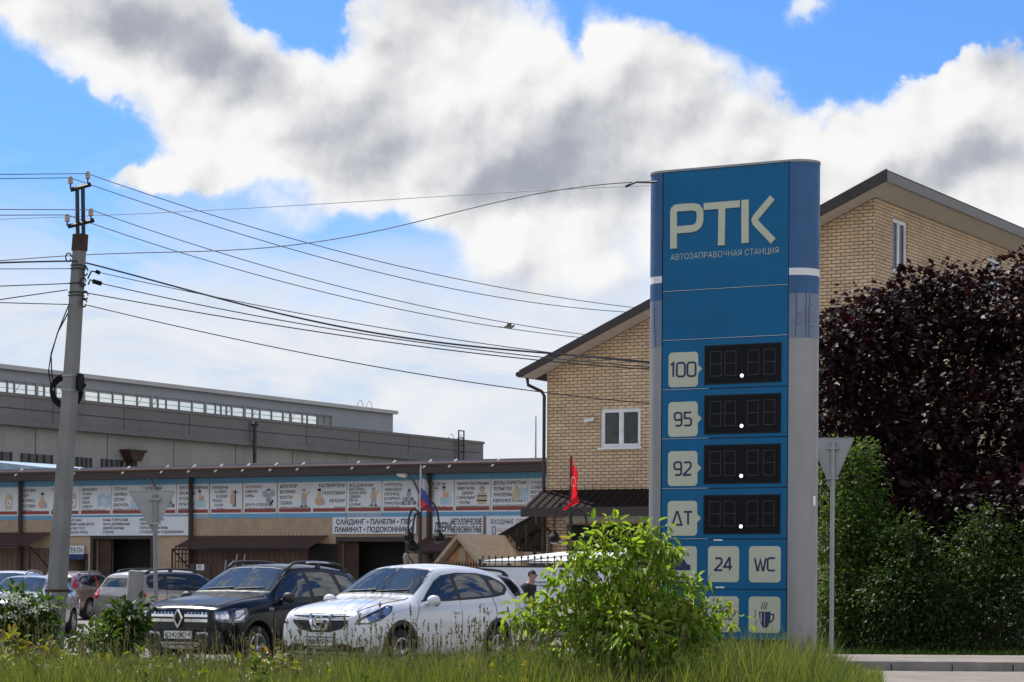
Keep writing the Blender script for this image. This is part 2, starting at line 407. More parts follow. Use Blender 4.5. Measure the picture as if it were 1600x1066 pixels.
M_SOFFIT = mat('soffit_board', (.60, .54, .48), .7, 0, .06, 2)
M_FASCIA = mat('fascia_grey', (.20, .19, .18), .6, .1, .06, 2)
M_ROOFDK = mat('roof_brown', (.035, .027, .025), .6, .1, .2, 2); M_AWN = mat('awning_dark', (.022, .015, .014), .85, 0, .2, 2, spec=.1)
M_PVC = mat('window_pvc', (.72, .74, .75), .4)
M_WGLASS = glassmat('window_glass', (.030, .032, .035)); M_WGLASS.node_tree.nodes['Principled BSDF'].inputs['Specular IOR Level'].default_value = .35
M_WOOD = mat('timber', (.36, .19, .085), .7, 0, .18, 5)
M_WOODLT = mat('timber_pale', (.33, .26, .18), .7, 0, .15, 5)
M_ASPH = mat('asphalt', (.21, .195, .175), .95, 0, .2, 1.2, bump=.4, bscale=50, dirt=.2)
M_ROAD = mat('road_dust', (.22, .19, .16), .95, 0, .22, .9, bump=.4, bscale=40, dirt=.5)
M_KERB = mat('kerb_stone', (.22, .205, .185), .9, 0, .25, 1.5, bump=.5, bscale=30, dirt=.7)
M_SOIL = mat('soil', (.12, .11, .075), 1, 0, .3, 1.5, bump=.5, bscale=20)
M_WIRE = mat('wire_black', (.018, .018, .02), .6)
M_WIREG = mat('wire_grey', (.09, .092, .10), .5, .3)
M_PORC = mat('porcelain', (.42, .36, .33), .3, 0, .1)
M_REDFLAG = mat('red_cloth', (.52, .012, .02), .8, 0, .15, 6)
M_CLOTHW = mat('white_cloth', (.40, .40, .44), .8, 0, .12, 6)
M_CLOTHB0 = mat('blue_cloth', (.05, .07, .33), .8, 0, .15, 6)
M_SIGNBACK = mat('sign_back', (.29, .30, .31), .5, .5, .08, 3, dirt=.15)
M_BARK = mat('bark', (.06, .045, .035), .95, 0, .3, 8, bump=.6, bscale=30)
M_STEM = mat('green_stem', (.10, .085, .03), .8, 0, .2, 8)
M_YELLOW = mat('yellow_paint', (.62, .42, .03), .5, 0, .08)
M_LEDON = bpy.data.materials.new('lit_led'); M_LEDON.use_nodes = True
_b = M_LEDON.node_tree.nodes['Principled BSDF']; _b.inputs['Emission Color'].default_value = (1, 1, 1, 1); _b.inputs['Emission Strength'].default_value = 1.6
B1, B2, BM = lin(208, 182, 148), lin(192, 165, 130), lin(116, 94, 80)
M_BRICK = brickmat('yellow_brick', U, B1, B2, BM)
M_BRICKS = brickmat('yellow_brick_side', NRM, B1, B2, BM)

def clothmat(name, col, tr=.45):
    m = mat(name, col, .85, 0, .15, 5); n = NT(m.node_tree); b = n.n['Principled BSDF']; o = n.n['Material Output']
    k = n.node('ShaderNodeBsdfTranslucent'); k.inputs[0].default_value = tuple(col[:3]) + (1,); x = n.node('ShaderNodeMixShader'); x.inputs[0].default_value = tr
    n.l.new(b.outputs[0], x.inputs[1]); n.l.new(k.outputs[0], x.inputs[2]); n.l.new(x.outputs[0], o.inputs[0]); return m
M_CLOTHB = clothmat('blue_flag_cloth', (.045, .06, .20), .25); M_CLOTHR = clothmat('red_flag_cloth', (.30, .04, .05), .3); M_REDBRIGHT = clothmat('bright_red_cloth', (.75, .025, .035), .5)
def clearmat(name, col, f):
    m = mat(name, col, .3, 0, .1, .6); n = NT(m.node_tree); b = n.n['Principled BSDF']; o = n.n['Material Output']
    k = n.node('ShaderNodeBsdfTransparent'); k.inputs[0].default_value = (.97, .985, .96, 1); x = n.node('ShaderNodeMixShader'); x.inputs[0].default_value = f
    n.l.new(b.outputs[0], x.inputs[1]); n.l.new(k.outputs[0], x.inputs[2]); n.l.new(x.outputs[0], o.inputs[0]); return m
M_SKYGLASS = clearmat('clerestory_glass', (.70, .73, .66), .88)
# ------------------------------------------------------------------ ground
def sheet(name, pts, z, m, kind='structure'):
    mb = MB(); mb.poly([(p[0], p[1], z) for p in pts]); o = mb.build(name, m); o['kind'] = kind; return o
sheet('ground', [(-900, -60), (900, -60), (900, 1500), (-900, 1500)], -.012, M_SOIL)
sheet('parking_lot', [(-60, 34.6), (4.6, 34.6), (7.2, 52), (16, 56), (16, 120), (-60, 120)], -.006, M_ASPH)
sheet('road', [(4.75, 18), (40, 18), (40, 39.0), (5.9, 39.0), (5.4, 36)], -.004, M_ROAD)
# kerb and pavement at the right
mb = MB()
for i in range(14):
    x0 = 5.3 + i * 1.0; mb.box(W0, x0, x0 + .985, 39.2 - .03 * i, 39.38 - .03 * i, -.02, .145)
o = mb.build('kerb', M_KERB); o['kind'] = 'structure'
mb = MB(); mb.box(W0, 5.2, 24, 39.385, 43.2, -.02, .13); o = mb.build('pavement', M_ROAD); o['kind'] = 'structure'

# ------------------------------------------------------------------ price sign
FS = Frame(P(1132, 900, 30.0), U, NRM)
sL = FS.hit(1033.5, 600)[0]; sR = FS.hit(1232, 600)[0]
def zR(py): return FS.hit(1232, py)[1]
zt = zR(250.5); SR = .27
sign = thing('price_sign', FS(0, .27, 0), 'tall blue fuel price sign with rounded metal ends and blank dark displays', 'price sign')
def halfcol(side, s_edge, z0, z1, ext=0.0, n=14, r=SR):
    """profile of a rounded end: half a cylinder beside the panel edge"""
    pts = []
    for i in range(n + 1):
        a = math.pi * i / n
        pts.append((s_edge + side * (r + ext) * math.sin(a), r - (r + ext) * math.cos(a)))
    mbx = MB(); m = len(pts)
    vs = [FS(p[0], p[1], z0) for p in pts] + [FS(p[0], p[1], z1) for p in pts]
    mbx.add(vs, [(i, i + 1, m + i + 1, m + i) for i in range(m - 1)] + [(m - 1, 0, m, 2 * m - 1), tuple(range(m)), tuple(range(2 * m - 1, m - 1, -1))])
    return mbx
for side, se, zc in ((-1, sL, 532), (1, sR, 528)):
    halfcol(side, se, 0, zt - .02).build('end_column', M_COLMETAL, sign, angle=40)
    zst, zsb = zR(419), zR(430)
    halfcol(side, se, zst, zt - .025, .004).build('blue_wrap', M_VINYL, sign, angle=40)
    halfcol(side, se, zsb, zst, .005).build('white_band', M_WHITE, sign, angle=40)
    halfcol(side, se, zR(458), zsb, .004).build('blue_wrap', M_VINYL, sign, angle=40)
    halfcol(side, se, zR(zc), zR(458), .003).build('faded_wrap', M_VINYL2, sign, angle=40)
    # cracks in the faded wrap
    mb = MB()
    def colpt(a, z, e=.006): return FS(se + side * (SR + e) * math.sin(a), SR - (SR + e) * math.cos(a), z)
    for a0 in ((.35, .8, 1.0) if side > 0 else (.5,)):
        z = zR(458); a = a0; path = [colpt(a, z)]
        while z > zR(zc) + .03: z -= .05; a += random.uniform(-.03, .03); path.append(colpt(a, z))
        mb.tube(path, .0028, 4)
        for k in range(3):
            zz = random.uniform(zR(zc) + .05, zR(470)); mb.tube([colpt(a0 + .02 + .06 * j, zz + random.uniform(-.008, .008)) for j in range(random.randint(2, 5))], .002, 4)
    mb.build('crack', M_DARKSTEEL, sign)
    mb = MB(); mb.box(FS, se - .008 * (side > 0) - .0, se + .008 * (side < 0), -.004, .02, 0, zt - .02); mb.build('edge_strip', M_BLACK, sign)
# core and cap
mb = MB(); mb.box(FS, sL + .01, sR - .01, .03, 2 * SR - .01, 0, zt - .03); mb.build('core', M_DARKSTEEL, sign)
mb = MB(); cap = []
for i in range(15): a = math.pi * i / 14; cap.append((sR + (SR + .012) * math.sin(a), SR - (SR + .012) * math.cos(a)))
for i in range(15): a = math.pi * i / 14; cap.append((sL - (SR + .012) * math.sin(a), SR + (SR + .012) * math.cos(a)))
mb.prism3([FS(p[0], p[1], zt - .02) for p in cap], (0, 0, .028)); mb.build('top_cap', M_STEEL, sign)
rows = [zt - .02, zR(445), zR(523.7), zR(603), zR(682), zR(761.7), zR(842.3), zR(921.6), zR(1001)]
GAP = .012
def rrect(s0, s1, z0, z1, r, n=5):
    pts = []
    for cx, cz, a0 in ((s1 - r, z0 + r, -90), (s1 - r, z1 - r, 0), (s0 + r, z1 - r, 90), (s0 + r, z0 + r, 180)):
        for i in range(n + 1): a = R(a0 + 90 * i / n); pts.append((cx + r * math.cos(a), cz + r * math.sin(a)))
    return pts
panels = []
for i in range(8):
    mb = MB(); mb.box(FS, sL + .012, sR - .012, 0, .028, rows[i + 1] + GAP / 2, rows[i] - GAP / 2)
    pn = mb.build('front_panel', M_BLUE, sign); panels.append(pn)
    mb = MB(); f = 1.0 if i in (0, 1) else .38
    mb.box(FS, sL + .014, sL + .014 + (sR - sL - .03) * f, -.003, .0, rows[i + 1] + GAP / 2 - .004, rows[i + 1] + GAP / 2 + .002)
    if i < 6: mb.build('seam_edge', M_SEAMLT, pn)
# square technical lettering (unit box 1 high)
def arc(cx, cz, r, a0, a1, n=4): return [(cx + r * math.cos(R(a0 + (a1 - a0) * i / n)), cz + r * math.sin(R(a0 + (a1 - a0) * i / n))) for i in range(n + 1)]
GL = {
 '0': (.66, [arc(.2, .2, .2, 270, 180) + arc(.2, .8, .2, 180, 90) + arc(.46, .8, .2, 90, 0) + arc(.46, .2, .2, 0, -90) + [(.2, 0), (.19, 0)]]),
 '1': (.28, [[(0, .86), (.2, 1), (.2, 0)]]),
 '2': (.62, [[(.02, .97)] + arc(.42, .8, .18, 90, 0) + [(.6, .68), (.52, .52), (0, .04), (0, 0), (.64, 0)]]),
 '4': (.68, [[(.5, 0), (.5, 1), (.44, 1), (0, .28), (.7, .28)]]),
 '5': (.62, [[(.6, 1), (.04, 1), (.04, .56)] + arc(.42, .38, .18, 90, 0) + arc(.42, .18, .18, 0, -90) + [(0, 0)]]),
 '9': (.64, [[(.6, .46)] + arc(.2, .62, .18, 270, 180) + arc(.2, .82, .18, 180, 90) + arc(.44, .82, .18, 90, 0) + arc(.44, .18, .18, 0, -90) + [(.1, 0)]]),
 'D': (.80, [[(.02, 0), (.36, 1), (.46, 1), (.80, 0), (.0, 0)]]),
 'T': (.70, [[(0, 1), (.70, 1)], [(.35, 1), (.35, 0)]]),
 'W': (1.0, [[(0, 1), (.24, 0), (.30, 0), (.50, .85), (.70, 0), (.76, 0), (1.0, 1)]]),
 'C': (.62, [[(.64, 1)] + arc(.18, .82, .18, 90, 180) + arc(.18, .18, .18, 180, 270) + [(.64, 0)]]),
}
def tech(mb, word, sc, zc, h, w, d0, d1, space=.2):
    tot = sum(GL[c][0] for c in word) + space * (len(word) - 1); s = sc - tot * h / 2
    for c in word:
        for st in GL[c][1]: mb.stroke(FS, [(s + p[0] * h, zc - h / 2 + p[1] * h) for p in st], w, d0, d1)
        s += (GL[c][0] + space) * h
b0, b1 = FS.hit(1045, 570)[0], FS.hit(1091, 570)[0]; e0, e1 = FS.hit(1103.5, 567)[0], FS.hit(1218.5, 567)[0]
def badge(pn, s0, s1, z0, z1, arrow):
    mb = MB(); mb.prism(FS, rrect(s0, s1, z0, z1, .05), -.006, .004)
    if arrow:
        zc = (z0 + z1) / 2; mb.prism(FS, [(s1 - .001, zc - .055), (s1 + .055, zc), (s1 - .001, zc + .055)], -.0055, .004)
    return mb.build('badge', M_CREAM, pn)
rh = rows[2] - rows[3]
for k, word in enumerate(('100', '95', '92', 'DT')):
    zt_ = rows[2 + k]; pn = panels[2 + k]
    bz1, bz0 = zt_ - .155, zt_ - .155 - .445
    bd = badge(pn, b0, b1, bz0, bz1, True)
    mb = MB(); tech(mb, word, (b0 + b1) / 2, (bz0 + bz1) / 2, .165 if k else .175, .026, -.009, -.004); mb.build('lettering', M_NAVY, pn)
    dz1 = zt_ - .105; dz0 = dz1 - .455
    mb = MB(); mb.box(FS, e0 - .02, e1 + .02, -.012, .01, dz0 - .02, dz1 + .02); fr_ = mb.build('display_frame', M_BLACK, pn)
    mb = MB(); mb.box(FS, e0, e1, -.016, -.008, dz0, dz1); ds = mb.build('display', M_SCREEN, pn)
    # dotted segments of the unlit digits
    mb = MB(); W = e1 - e0; cells = (.14, .34, .65, .87)
    for ci in cells:
        c = e0 + W * ci; hw, hh = .075, .155; zc = (dz0 + dz1) / 2 + .01
        segs = [((c - hw, zc + hh), (c + hw, zc + hh)), ((c - hw, zc), (c + hw, zc)), ((c - hw, zc - hh), (c + hw, zc - hh)),
                ((c - hw, zc), (c - hw, zc + hh)), ((c + hw, zc), (c + hw, zc + hh)), ((c - hw, zc), (c - hw, zc - hh)), ((c + hw, zc), (c + hw, zc - hh))]
        for (a, b) in segs:
            for q in range(7):
                t_ = (q + .5) / 7; s_ = a[0] + (b[0] - a[0]) * t_; z_ = a[1] + (b[1] - a[1]) * t_
                mb.box(FS, s_ - .006, s_ + .006, -.0175, -.0155, z_ - .006, z_ + .006)
    mb.build('digit_segments', M_SEG, ds)
    mb = MB(); sd = FS.hit(1160, 586)[0]; zd = dz0 + .075
    mb.prism(FS, [(sd + .023 * math.cos(R(a)), zd + .023 * math.sin(R(a))) for a in range(0, 360, 30)], -.0185, -.014); mb.build('lit_dot', M_LEDON, ds)
# service badges
c1 = [(b0, b1), (FS.hit(1106.5, 880)[0], FS.hit(1155, 880)[0]), (FS.hit(1170.5, 880)[0], FS.hit(1220, 880)[0])]
for ri, pi in ((0, 6), (1, 7)):
    zt_ = rows[6 + ri]; bz1 = zt_ - .09; bz0 = bz1 - .455; pn = panels[pi]
    for k, (s0, s1) in enumerate(c1):
        badge(pn, s0, s1, bz0, bz1, False); sc_ = (s0 + s1) / 2; zc = (bz0 + bz1) / 2; mb = MB()
        if ri == 0 and k == 1: tech(mb, '24', sc_, zc, .155, .026, -.009, -.004)
        elif ri == 0 and k == 2: tech(mb, 'WC', sc_, zc, .155, .024, -.009, -.004, .14)
        elif ri == 0: # a little car under a shower of drops
            mb.prism(FS, [(sc_ - .12, zc - .08), (sc_ + .12, zc - .08), (sc_ + .12, zc - .01), (sc_ + .07, zc), (sc_ + .03, zc + .06), (sc_ - .06, zc + .06), (sc_ - .10, zc)], -.009, -.004)
            for q in range(4): mb.stroke(FS, [(sc_ - .09 + q * .06, zc + .10), (sc_ - .10 + q * .06, zc + .15)], .012, -.009, -.004)
        elif k == 1:
            pts = [(sc_ - .15 + .085 * math.cos(R(a)) * (1 + .12 * math.cos(R(a * 6))), zc + .085 * math.sin(R(a)) * (1 + .12 * math.cos(R(a * 6)))) for a in range(0, 360, 10)]
            mb.prism(FS, [(p[0] + .07, p[1]) for p in pts], -.009, -.004)
            ring = [(sc_ + .075 + .085 * math.cos(R(a)) * (1 + .1 * math.cos(R(a * 5))), zc + .02 + .085 * math.sin(R(a)) * (1 + .1 * math.cos(R(a * 5)))) for a in range(0, 361, 10)]
            mb.stroke(FS, ring, .012, -.009, -.004); add_text(mb, FS, 'Fi', sc_ + .035, zc - .02, .075, d=-.008, bold=.02)
        elif k == 2:
            zc -= .05
            mb.prism(FS, [(sc_ - .075, zc + .09), (sc_ - .06, zc + .09), (sc_ + .085, zc + .09), (sc_ + .08, zc - .03), (sc_ + .04, zc - .11), (sc_ - .02, zc - .11), (sc_ - .06, zc - .03)], -.009, -.004)
            mb.stroke(FS, [(sc_ + .085, zc + .055), (sc_ + .125, zc + .055), (sc_ + .125, zc - .0), (sc_ + .08, zc - .05)], .018, -.009, -.004)
            for q in range(3): mb.stroke(FS, [(sc_ - .03 + q * .03, zc + .115), (sc_ - .045 + q * .03, zc + .145), (sc_ - .02 + q * .03, zc + .175), (sc_ - .035 + q * .03, zc + .21)], .009, -.009, -.004)
            mb.stroke(FS, [(sc_ - .13, zc + .12), (sc_ - .12, zc + .06), (sc_ - .14, zc)], .007, -.009, -.004); mb.stroke(FS, [(sc_ - .11, zc - .01), (sc_ - .115, zc - .08)], .007, -.009, -.004)
        if mb.v: mb.build('pictogram' if (k == 0 or ri) else 'lettering', M_NAVY, pn)
        if ri == 1 and k == 1: mb = MB(); add_text(mb, FS, 'Wi', sc_ - .12, zc - .04, .075, d=-.0095, bold=.02); mb.build('lettering', M_CREAM, pn)
        if ri == 1 and k == 2: mb = MB(); mb.box(FS, sc_ - .05, sc_ - .035, -.010, -.008, zc - .04, zc + .075); mb.box(FS, sc_ + .0, sc_ + .006, -.010, -.008, zc - .09, zc + .08); mb.build('highlight', M_CREAM, pn)
for px, py in ((1122, 844), (1125, 918)):
    s_, z_ = FS.hit(px, py); mb = MB(); mb.box(FS, s_ - .06, s_ + .06, -.005, .002, z_ - .01, z_ + .01); mb.build('clip', M_WHITE, sign)
s_ = sR + SR * .75; mb = MB(); z_ = zR(782)
mb.add([FS(sR + (SR + .004) * math.sin(a), SR - (SR + .004) * math.cos(a), z) for z in (z_ - .06, z_ + .06) for a in (1.25, 1.5)], [(0, 1, 3, 2)]); mb.build('sticker', M_WHITE, sign)
# big logo and line under it
def zp(X, Y): return FS.hit(1000 + X / 3.553, 240 + Y / 3.553)
mb = MB(); w_ = .0925
def arcpx(pts): return [zp(*p) for p in pts]
mb.stroke(FS, arcpx([(189, 529), (189, 330), (192, 314), (202, 305), (218, 302), (300, 297), (322, 303), (334, 318), (337, 338), (335, 375), (328, 397), (312, 412), (292, 418), (207, 425)]), w_, -.02, 0)
mb.stroke(FS, arcpx([(357, 296), (557, 280)]), w_ * .95, -.0198, 0); mb.stroke(FS, arcpx([(454, 511), (457, 300)]), w_ * .98, -.0195, 0)
mb.stroke(FS, arcpx([(586, 498), (586, 258)]), w_ * 1.05, -.02, 0)
mb.stroke(FS, arcpx([(737, 246), (648, 352), (640, 368), (646, 386), (742, 487)]), w_ * .93, -.02, 0)
mb.build('logo', M_CREAM, panels[0])
mb = MB(); s0_, z0_ = FS.hit(1048, 406); s1_, _ = FS.hit(1217, 396)
add_text(mb, FS, 'АВТОЗАПРАВОЧНАЯ СТАНЦИЯ', s0_, z0_ - .008, .078, w=s1_ - s0_, d=-.004, bold=-.012, res=3); mb.build('lettering', M_CREAM, panels[0])

# ------------------------------------------------------------------ brick house
FB = Frame(P(853, 900, 66.0), U, NRM)
bw = FB.hit(1366, 600)[0]
FBS = Frame(FB(bw, 0, 0), NRM, -U)           # its right-hand side wall
house = thing('brick_house', FB(bw / 2, 4, 0), 'two storey yellow brick house with sloping brown roof behind the blue sign', 'house')
LEN = 22.0
ze0 = FB.hit(853, 583)[1]; ze1 = FB.hit(1366, 309)[1]        # wall tops under the soffit
zslope = (ze1 - ze0) / bw
# windows in the front wall and in the side wall: (s0,s1,z0,z1)
wf = [FB.hit(938, 700) + FB.hit(1001, 637), FB.hit(1300, 500) + FB.hit(1345, 478)]
wf = [(a[0], a[2], a[1], a[3]) for a in wf]
wsd = [FBS.hit(1395, 424) + FBS.hit(1418.5, 348), FBS.hit(1543, 500) + FBS.hit(1564, 408)]
wsd = [(a[0], a[2], a[1], a[3]) for a in wsd]
def wall_with_holes(fr, s0, s1, z0, topf, holes, d0=0.0, reveal=.13):
    """front face cut round the openings, plus the reveals"""
    mb = MB(); xs = sorted(set([s0, s1] + [h[0] for h in holes] + [h[1] for h in holes]))
    for a, b in zip(xs[:-1], xs[1:]):
        hs = sorted([h for h in holes if h[0] <= a + 1e-6 and h[1] >= b - 1e-6], key=lambda h: h[2]); z = z0
        for h in hs: mb.quad(fr(a, d0, z), fr(b, d0, z), fr(b, d0, h[2]), fr(a, d0, h[2])); z = h[3]
        mb.quad(fr(a, d0, z), fr(b, d0, z), fr(b, d0, topf(b)), fr(a, d0, topf(a)))
    for h in holes:
        a, b, c, e = h; k = d0 + reveal
        mb.quad(fr(a, d0, c), fr(a, k, c), fr(a, k, e), fr(a, d0, e)); mb.quad(fr(b, d0, c), fr(b, k, c), fr(b, k, e), fr(b, d0, e))
        mb.quad(fr(a, d0, e), fr(b, d0, e), fr(b, k, e), fr(a, k, e)); mb.quad(fr(a, d0, c), fr(b, d0, c), fr(b, k, c), fr(a, k, c))
    return mb
garage = (FB.hit(885, 850)[0], FB.hit(1030, 850)[0], 0, FB.hit(890, 820)[1])
wall_with_holes(FB, 0, bw, 0, lambda s: ze0 + zslope * s, wf + [garage]).build('wall', M_BRICK, house)
mb = wall_with_holes(FBS, 0, LEN, 0, lambda s: ze1, wsd); mb.build('wall', M_BRICKS, house)
mb = MB(); mb.quad(FB(0, 0, 0), FB(0, LEN, 0), FB(0, LEN, ze0), FB(0, 0, ze0)); mb.poly([FB(0, LEN, 0), FB(bw, LEN, 0), FB(bw, LEN, ze1), FB(0, LEN, ze0)]); mb.build('wall', M_BRICKS, house)
def window(fr, h, par, mull=.5, glassd=.10, sill=True):
    a, b, c, e = h; t = .07; mb = MB()
    mb.box(fr, a, a + t, .05, .125, c, e); mb.box(fr, b - t, b, .05, .125, c, e); mb.box(fr, a + t, b - t, .05, .125, c, c + t); mb.box(fr, a + t, b - t, .05, .125, e - t, e)
    m_ = a + (b - a) * mull; mb.box(fr, m_ - t / 2, m_ + t / 2, .045, .125, c + t, e - t)
    for q0, q1 in ((a + t, m_ - t / 2), (m_ + t / 2, b - t)):
        mb.box(fr, q0, q0 + .035, .06, .12, c + t, e - t); mb.box(fr, q1 - .035, q1, .06, .12, c + t, e - t); mb.box(fr, q0 + .035, q1 - .035, .06, .12, c + t, c + t + .035); mb.box(fr, q0 + .035, q1 - .035, .06, .12, e - t - .035, e - t)
    w = mb.build('window', M_PVC, par)
    mb = MB(); mb.box(fr, a + t * .6, b - t * .6, glassd - .012, glassd + .012, c + t * .6, e - t * .6); mb.build('pane', M_WGLASS, w)
    if sill: mb = MB(); mb.box(fr, a - .06, b + .06, -.07, .049, c - .05, c); mb.build('sill', M_WHITE, w)
window(FB, wf[0], house); window(FBS, wsd[0], house, .5); window(FBS, wsd[1], house, .5)
a, b, c, e = wf[1]; mb = MB(); mb.box(FB, a, b, .10, .13, c, e); mb.build('window', M_WGLASS, house)
# roof: one slope rising to the right, overhanging on all sides
o0, o1, of = -.42, .62, -.80
zc0 = ze0 + zslope * o0; zc1 = ze0 + zslope * (bw + o1)
RT = .24
mb = MB()
mb.prism(FB, [(o0, zc0 + .04), (bw + o1, zc1 + .04), (bw + o1, zc1 + .04 + RT), (o0, zc0 + .04 + RT * .6)], of, LEN + 1); roof = mb.build('roof', M_ROOFDK, house)
mb = MB()  # soffit boards, in strips
nb = 44
for i in range(nb):
    q0 = o0 + .03 + (bw + o1 - o0 - .06) * i / nb; q1 = o0 + .03 + (bw + o1 - o0 - .06) * (i + .94) / nb
    mb.prism(FB, [(q0, ze0 + zslope * q0 + .012), (q1, ze0 + zslope * q1 + .012), (q1, ze0 + zslope * q1 + .036), (q0, ze0 + zslope * q0 + .036)], of + .03, -.003)
mb.prism(FB, [(bw + .003, ze0 + zslope * bw + .010), (bw + o1 - .03, zc1 - .012), (bw + o1 - .03, zc1 + .036), (bw + .003, ze0 + zslope * bw + .034)], 0, LEN)
mb.build('soffit', M_SOFFIT, roof)
mb = MB(); mb.box(FB, bw + o1 + .003, bw + o1 + .05, of - .03, LEN + 1, zc1 - .03, zc1 + RT - .02); mb.build('fascia', M_FASCIA, roof)
mb = MB(); mb.prism(FB, [(o0, zc0 - .0), (bw + o1, zc1 - .0), (bw + o1, zc1 + RT + .06), (o0, zc0 + RT * .6 + .06)], of - .06, of - .003); mb.build('verge_trim', M_ROOFDK, roof)
mb = MB(); mb.tube([FB(o0 - .07, of, zc0 + .1), FB(o0 - .07, LEN, zc0 + .1)], .075, 8); g_ = mb.build('gutter', M_ROOFDK, roof)
px_ = [FB(o0 - .05, -.30, zc0 + .03), FB(o0 - .03, -.28, zc0 - .16), FB(-.12, -.09, zc0 - .34), FB(-.05, -.07, zc0 - .46), FB(-.05, -.07, .2)]
mb = MB(); mb.tube(px_, .048, 8); mb.build('downpipe', M_DKBROWN, house)
mb = MB(); s_, _ = FB.hit(1012, 453); mb.box(FB, s_ - .05, s_ + .35, .5, .9, ze0 + zslope * s_ + .2, ze0 + zslope * s_ + .75); mb.build('chimney', M_DKBROWN, roof)
# garage front: white lintel board, dark door, brown awning over the whole front
a, b, c, e = garage
mb = MB(); zl0, zl1 = FB.hit(890, 815)[1], FB.hit(890, 783)[1]; mb.box(FB, a - .02, bw - .3, -.05, -.003, zl0, zl1); mb.build('lintel_board', M_CREAM, house)
mb = MB(); mb.box(FB, a, b, .10, .13, 0, e); dr = mb.build('garage_door', M_DARK, house)
mb = MB()
for i in range(1, 5): mb.box(FB, a, b, .085, .099, e * i / 5 - .02, e * i / 5 + .02)
mb.build('door_rib', M_DARKSTEEL, dr)
za1 = FB.hit(853, 766)[1]; za0 = FB.hit(853, 795, -1.0)[1]
mb = MB(); mb.add([FB(-.15, 0, za1), FB(bw + .2, 0, za1), FB(bw + .2, -1.1, za0), FB(-.15, -1.1, za0), FB(-.15, 0, za1 - .06), FB(bw + .2, 0, za1 - .06), FB(bw + .2, -1.1, za0 - .06), FB(-.15, -1.1, za0 - .06)], [(0, 1, 2, 3), (4, 7, 6, 5), (0, 3, 7, 4), (3, 2, 6, 7), (2, 1, 5, 6)])
n_ = 40
for i in range(n_): q = -.15 + (bw + .35) * (i + .5) / n_; mb.tube([FB(q, 0, za1 + .01), FB(q, -1.1, za0 + .01)], .02, 4)
aw = mb.build('awning', M_AWN, house)
mb = MB(); mb.box(FB, -.17, bw + .22, -1.16, -1.102, za0 - .22, za0 + .03); mb.build('awning_fascia', M_DKBROWN, aw)
mb = MB()
for q in (1.0, 3.3, 5.6, 7.9): mb.box(FB, q, q + .05, -1.02, 0, za0 - .12, za0 - .06)
mb.build('awning_bracket', M_DKBROWN, aw)
mb = MB(); s_, z_ = FB.hit(856, 790); mb.tube([FB(-.02, -.5, za0 - .1), FB(-.02, -.5, za0 - .35), FB(.18, -.12, za0 - .6), FB(.18, -.12, .2)], .06, 8); mb.build('downpipe', M_BROWN, house)
# camera on the wall
s_, z_ = FB.hit(925, 657); cm = thing('security_camera', FB(s_, 0, z_), 'small white security camera on the brick wall left of the window', 'camera')
mb = MB(); mb.lathe(FB(s_, 0, z_), [(.06, 0), (.06, .03), (.02, .05), (.02, .12)], 10, -NRM); mb.build('bracket', M_PVC, cm)
mb = MB(); dirc = (-U * .8 - NRM * .5 - ZZ * .25).normalized(); mb.lathe(FB(s_, -.14, z_) - dirc * .12, [(.045, 0), (.055, .02), (.055, .26), (.04, .28)], 10, dirc); mb.build('housing', M_PVC, cm)
# ------------------------------------------------------------------ market row
FM = Frame(P(850, 900, 80.0), U, NRM)
def ms(px, py=800): return FM.hit(px, py)[0]
def mz(px, py, d=0): return FM.hit(px, py, d)[1]
m0, m1 = ms(-190), 3.0
ztop = mz(425, 742); zb0, zb1 = mz(425, 809.5), mz(425, 743.5)         # blue-edged banner strip
market = thing('market_building', FM((m0 + m1) / 2, 3, 0), 'long low beige market building with brown eaves and a row of banners', 'market building')
doors = [(ms(146), ms(236), 0, mz(190, 842)), (ms(530), ms(634), 0, mz(580, 846)), (ms(100), ms(134), 0, mz(118, 872))]
wall_with_holes(FM, m0, m1, 0, lambda s: ztop + .1, doors, 0, 1.2).build('wall', M_RENDER, market)
for h in doors:
    mb = MB(); mb.box(FM, h[0], h[1], 1.2, 1.25, 0, h[3]); mb.build('doorway_back', M_DARK, market)
    mb = MB(); mb.box(FM, h[0] - .12, h[0], -.03, .2, 0, h[3]); mb.box(FM, h[1], h[1] + .12, -.03, .2, 0, h[3]); mb.box(FM, h[0] - .12, h[1] + .12, -.035, .2, h[3], h[3] + .16); mb.build('door_frame', M_DKBROWN, market)
for h in doors[:2]:
    q = h[0] + .05; mb = MB(); mb.box(FM, q, q + (h[1] - h[0]) * .22, .25, .32, 0, h[3] - .05); mb.build('door_leaf', M_RUST, market)
# roof: eave box, sheet, gutter brackets
zE0 = mz(425, 743, -1.1); zE1 = mz(425, 729, -1.1)
mb = MB(); mb.box(FM, m0, m1, -1.1, -.02, zE0, zE0 + .05); mb.box(FM, m0, m1, -1.15, -1.102, zE0 - .02, zE1 - .06); mb.build('eave', M_DKBROWN, market)
mb = MB(); mb.add([FM(m0, -1.2, zE1 - .06), FM(m1, -1.2, zE1 - .06), FM(m1, 9, zE1 + .56), FM(m0, 9, zE1 + .56), FM(m0, -1.2, zE1 + .02), FM(m1, -1.2, zE1 + .02), FM(m1, 9, zE1 + .64), FM(m0, 9, zE1 + .64)], [(0, 1, 2, 3), (4, 7, 6, 5), (0, 4, 5, 1), (1, 5, 6, 2), (3, 2, 6, 7), (0, 3, 7, 4)])
q = m0
while q < m1: mb.add([FM(q, -1.2, zE1 + .025), FM(q + .03, -1.2, zE1 + .06), FM(q + .06, -1.2, zE1 + .025), FM(q, 9, zE1 + .645), FM(q + .03, 9, zE1 + .68), FM(q + .06, 9, zE1 + .645)], [(0, 1, 4, 3), (1, 2, 5, 4)]); q += .55
roofm = mb.build('roof', M_ROOFGREY, market)
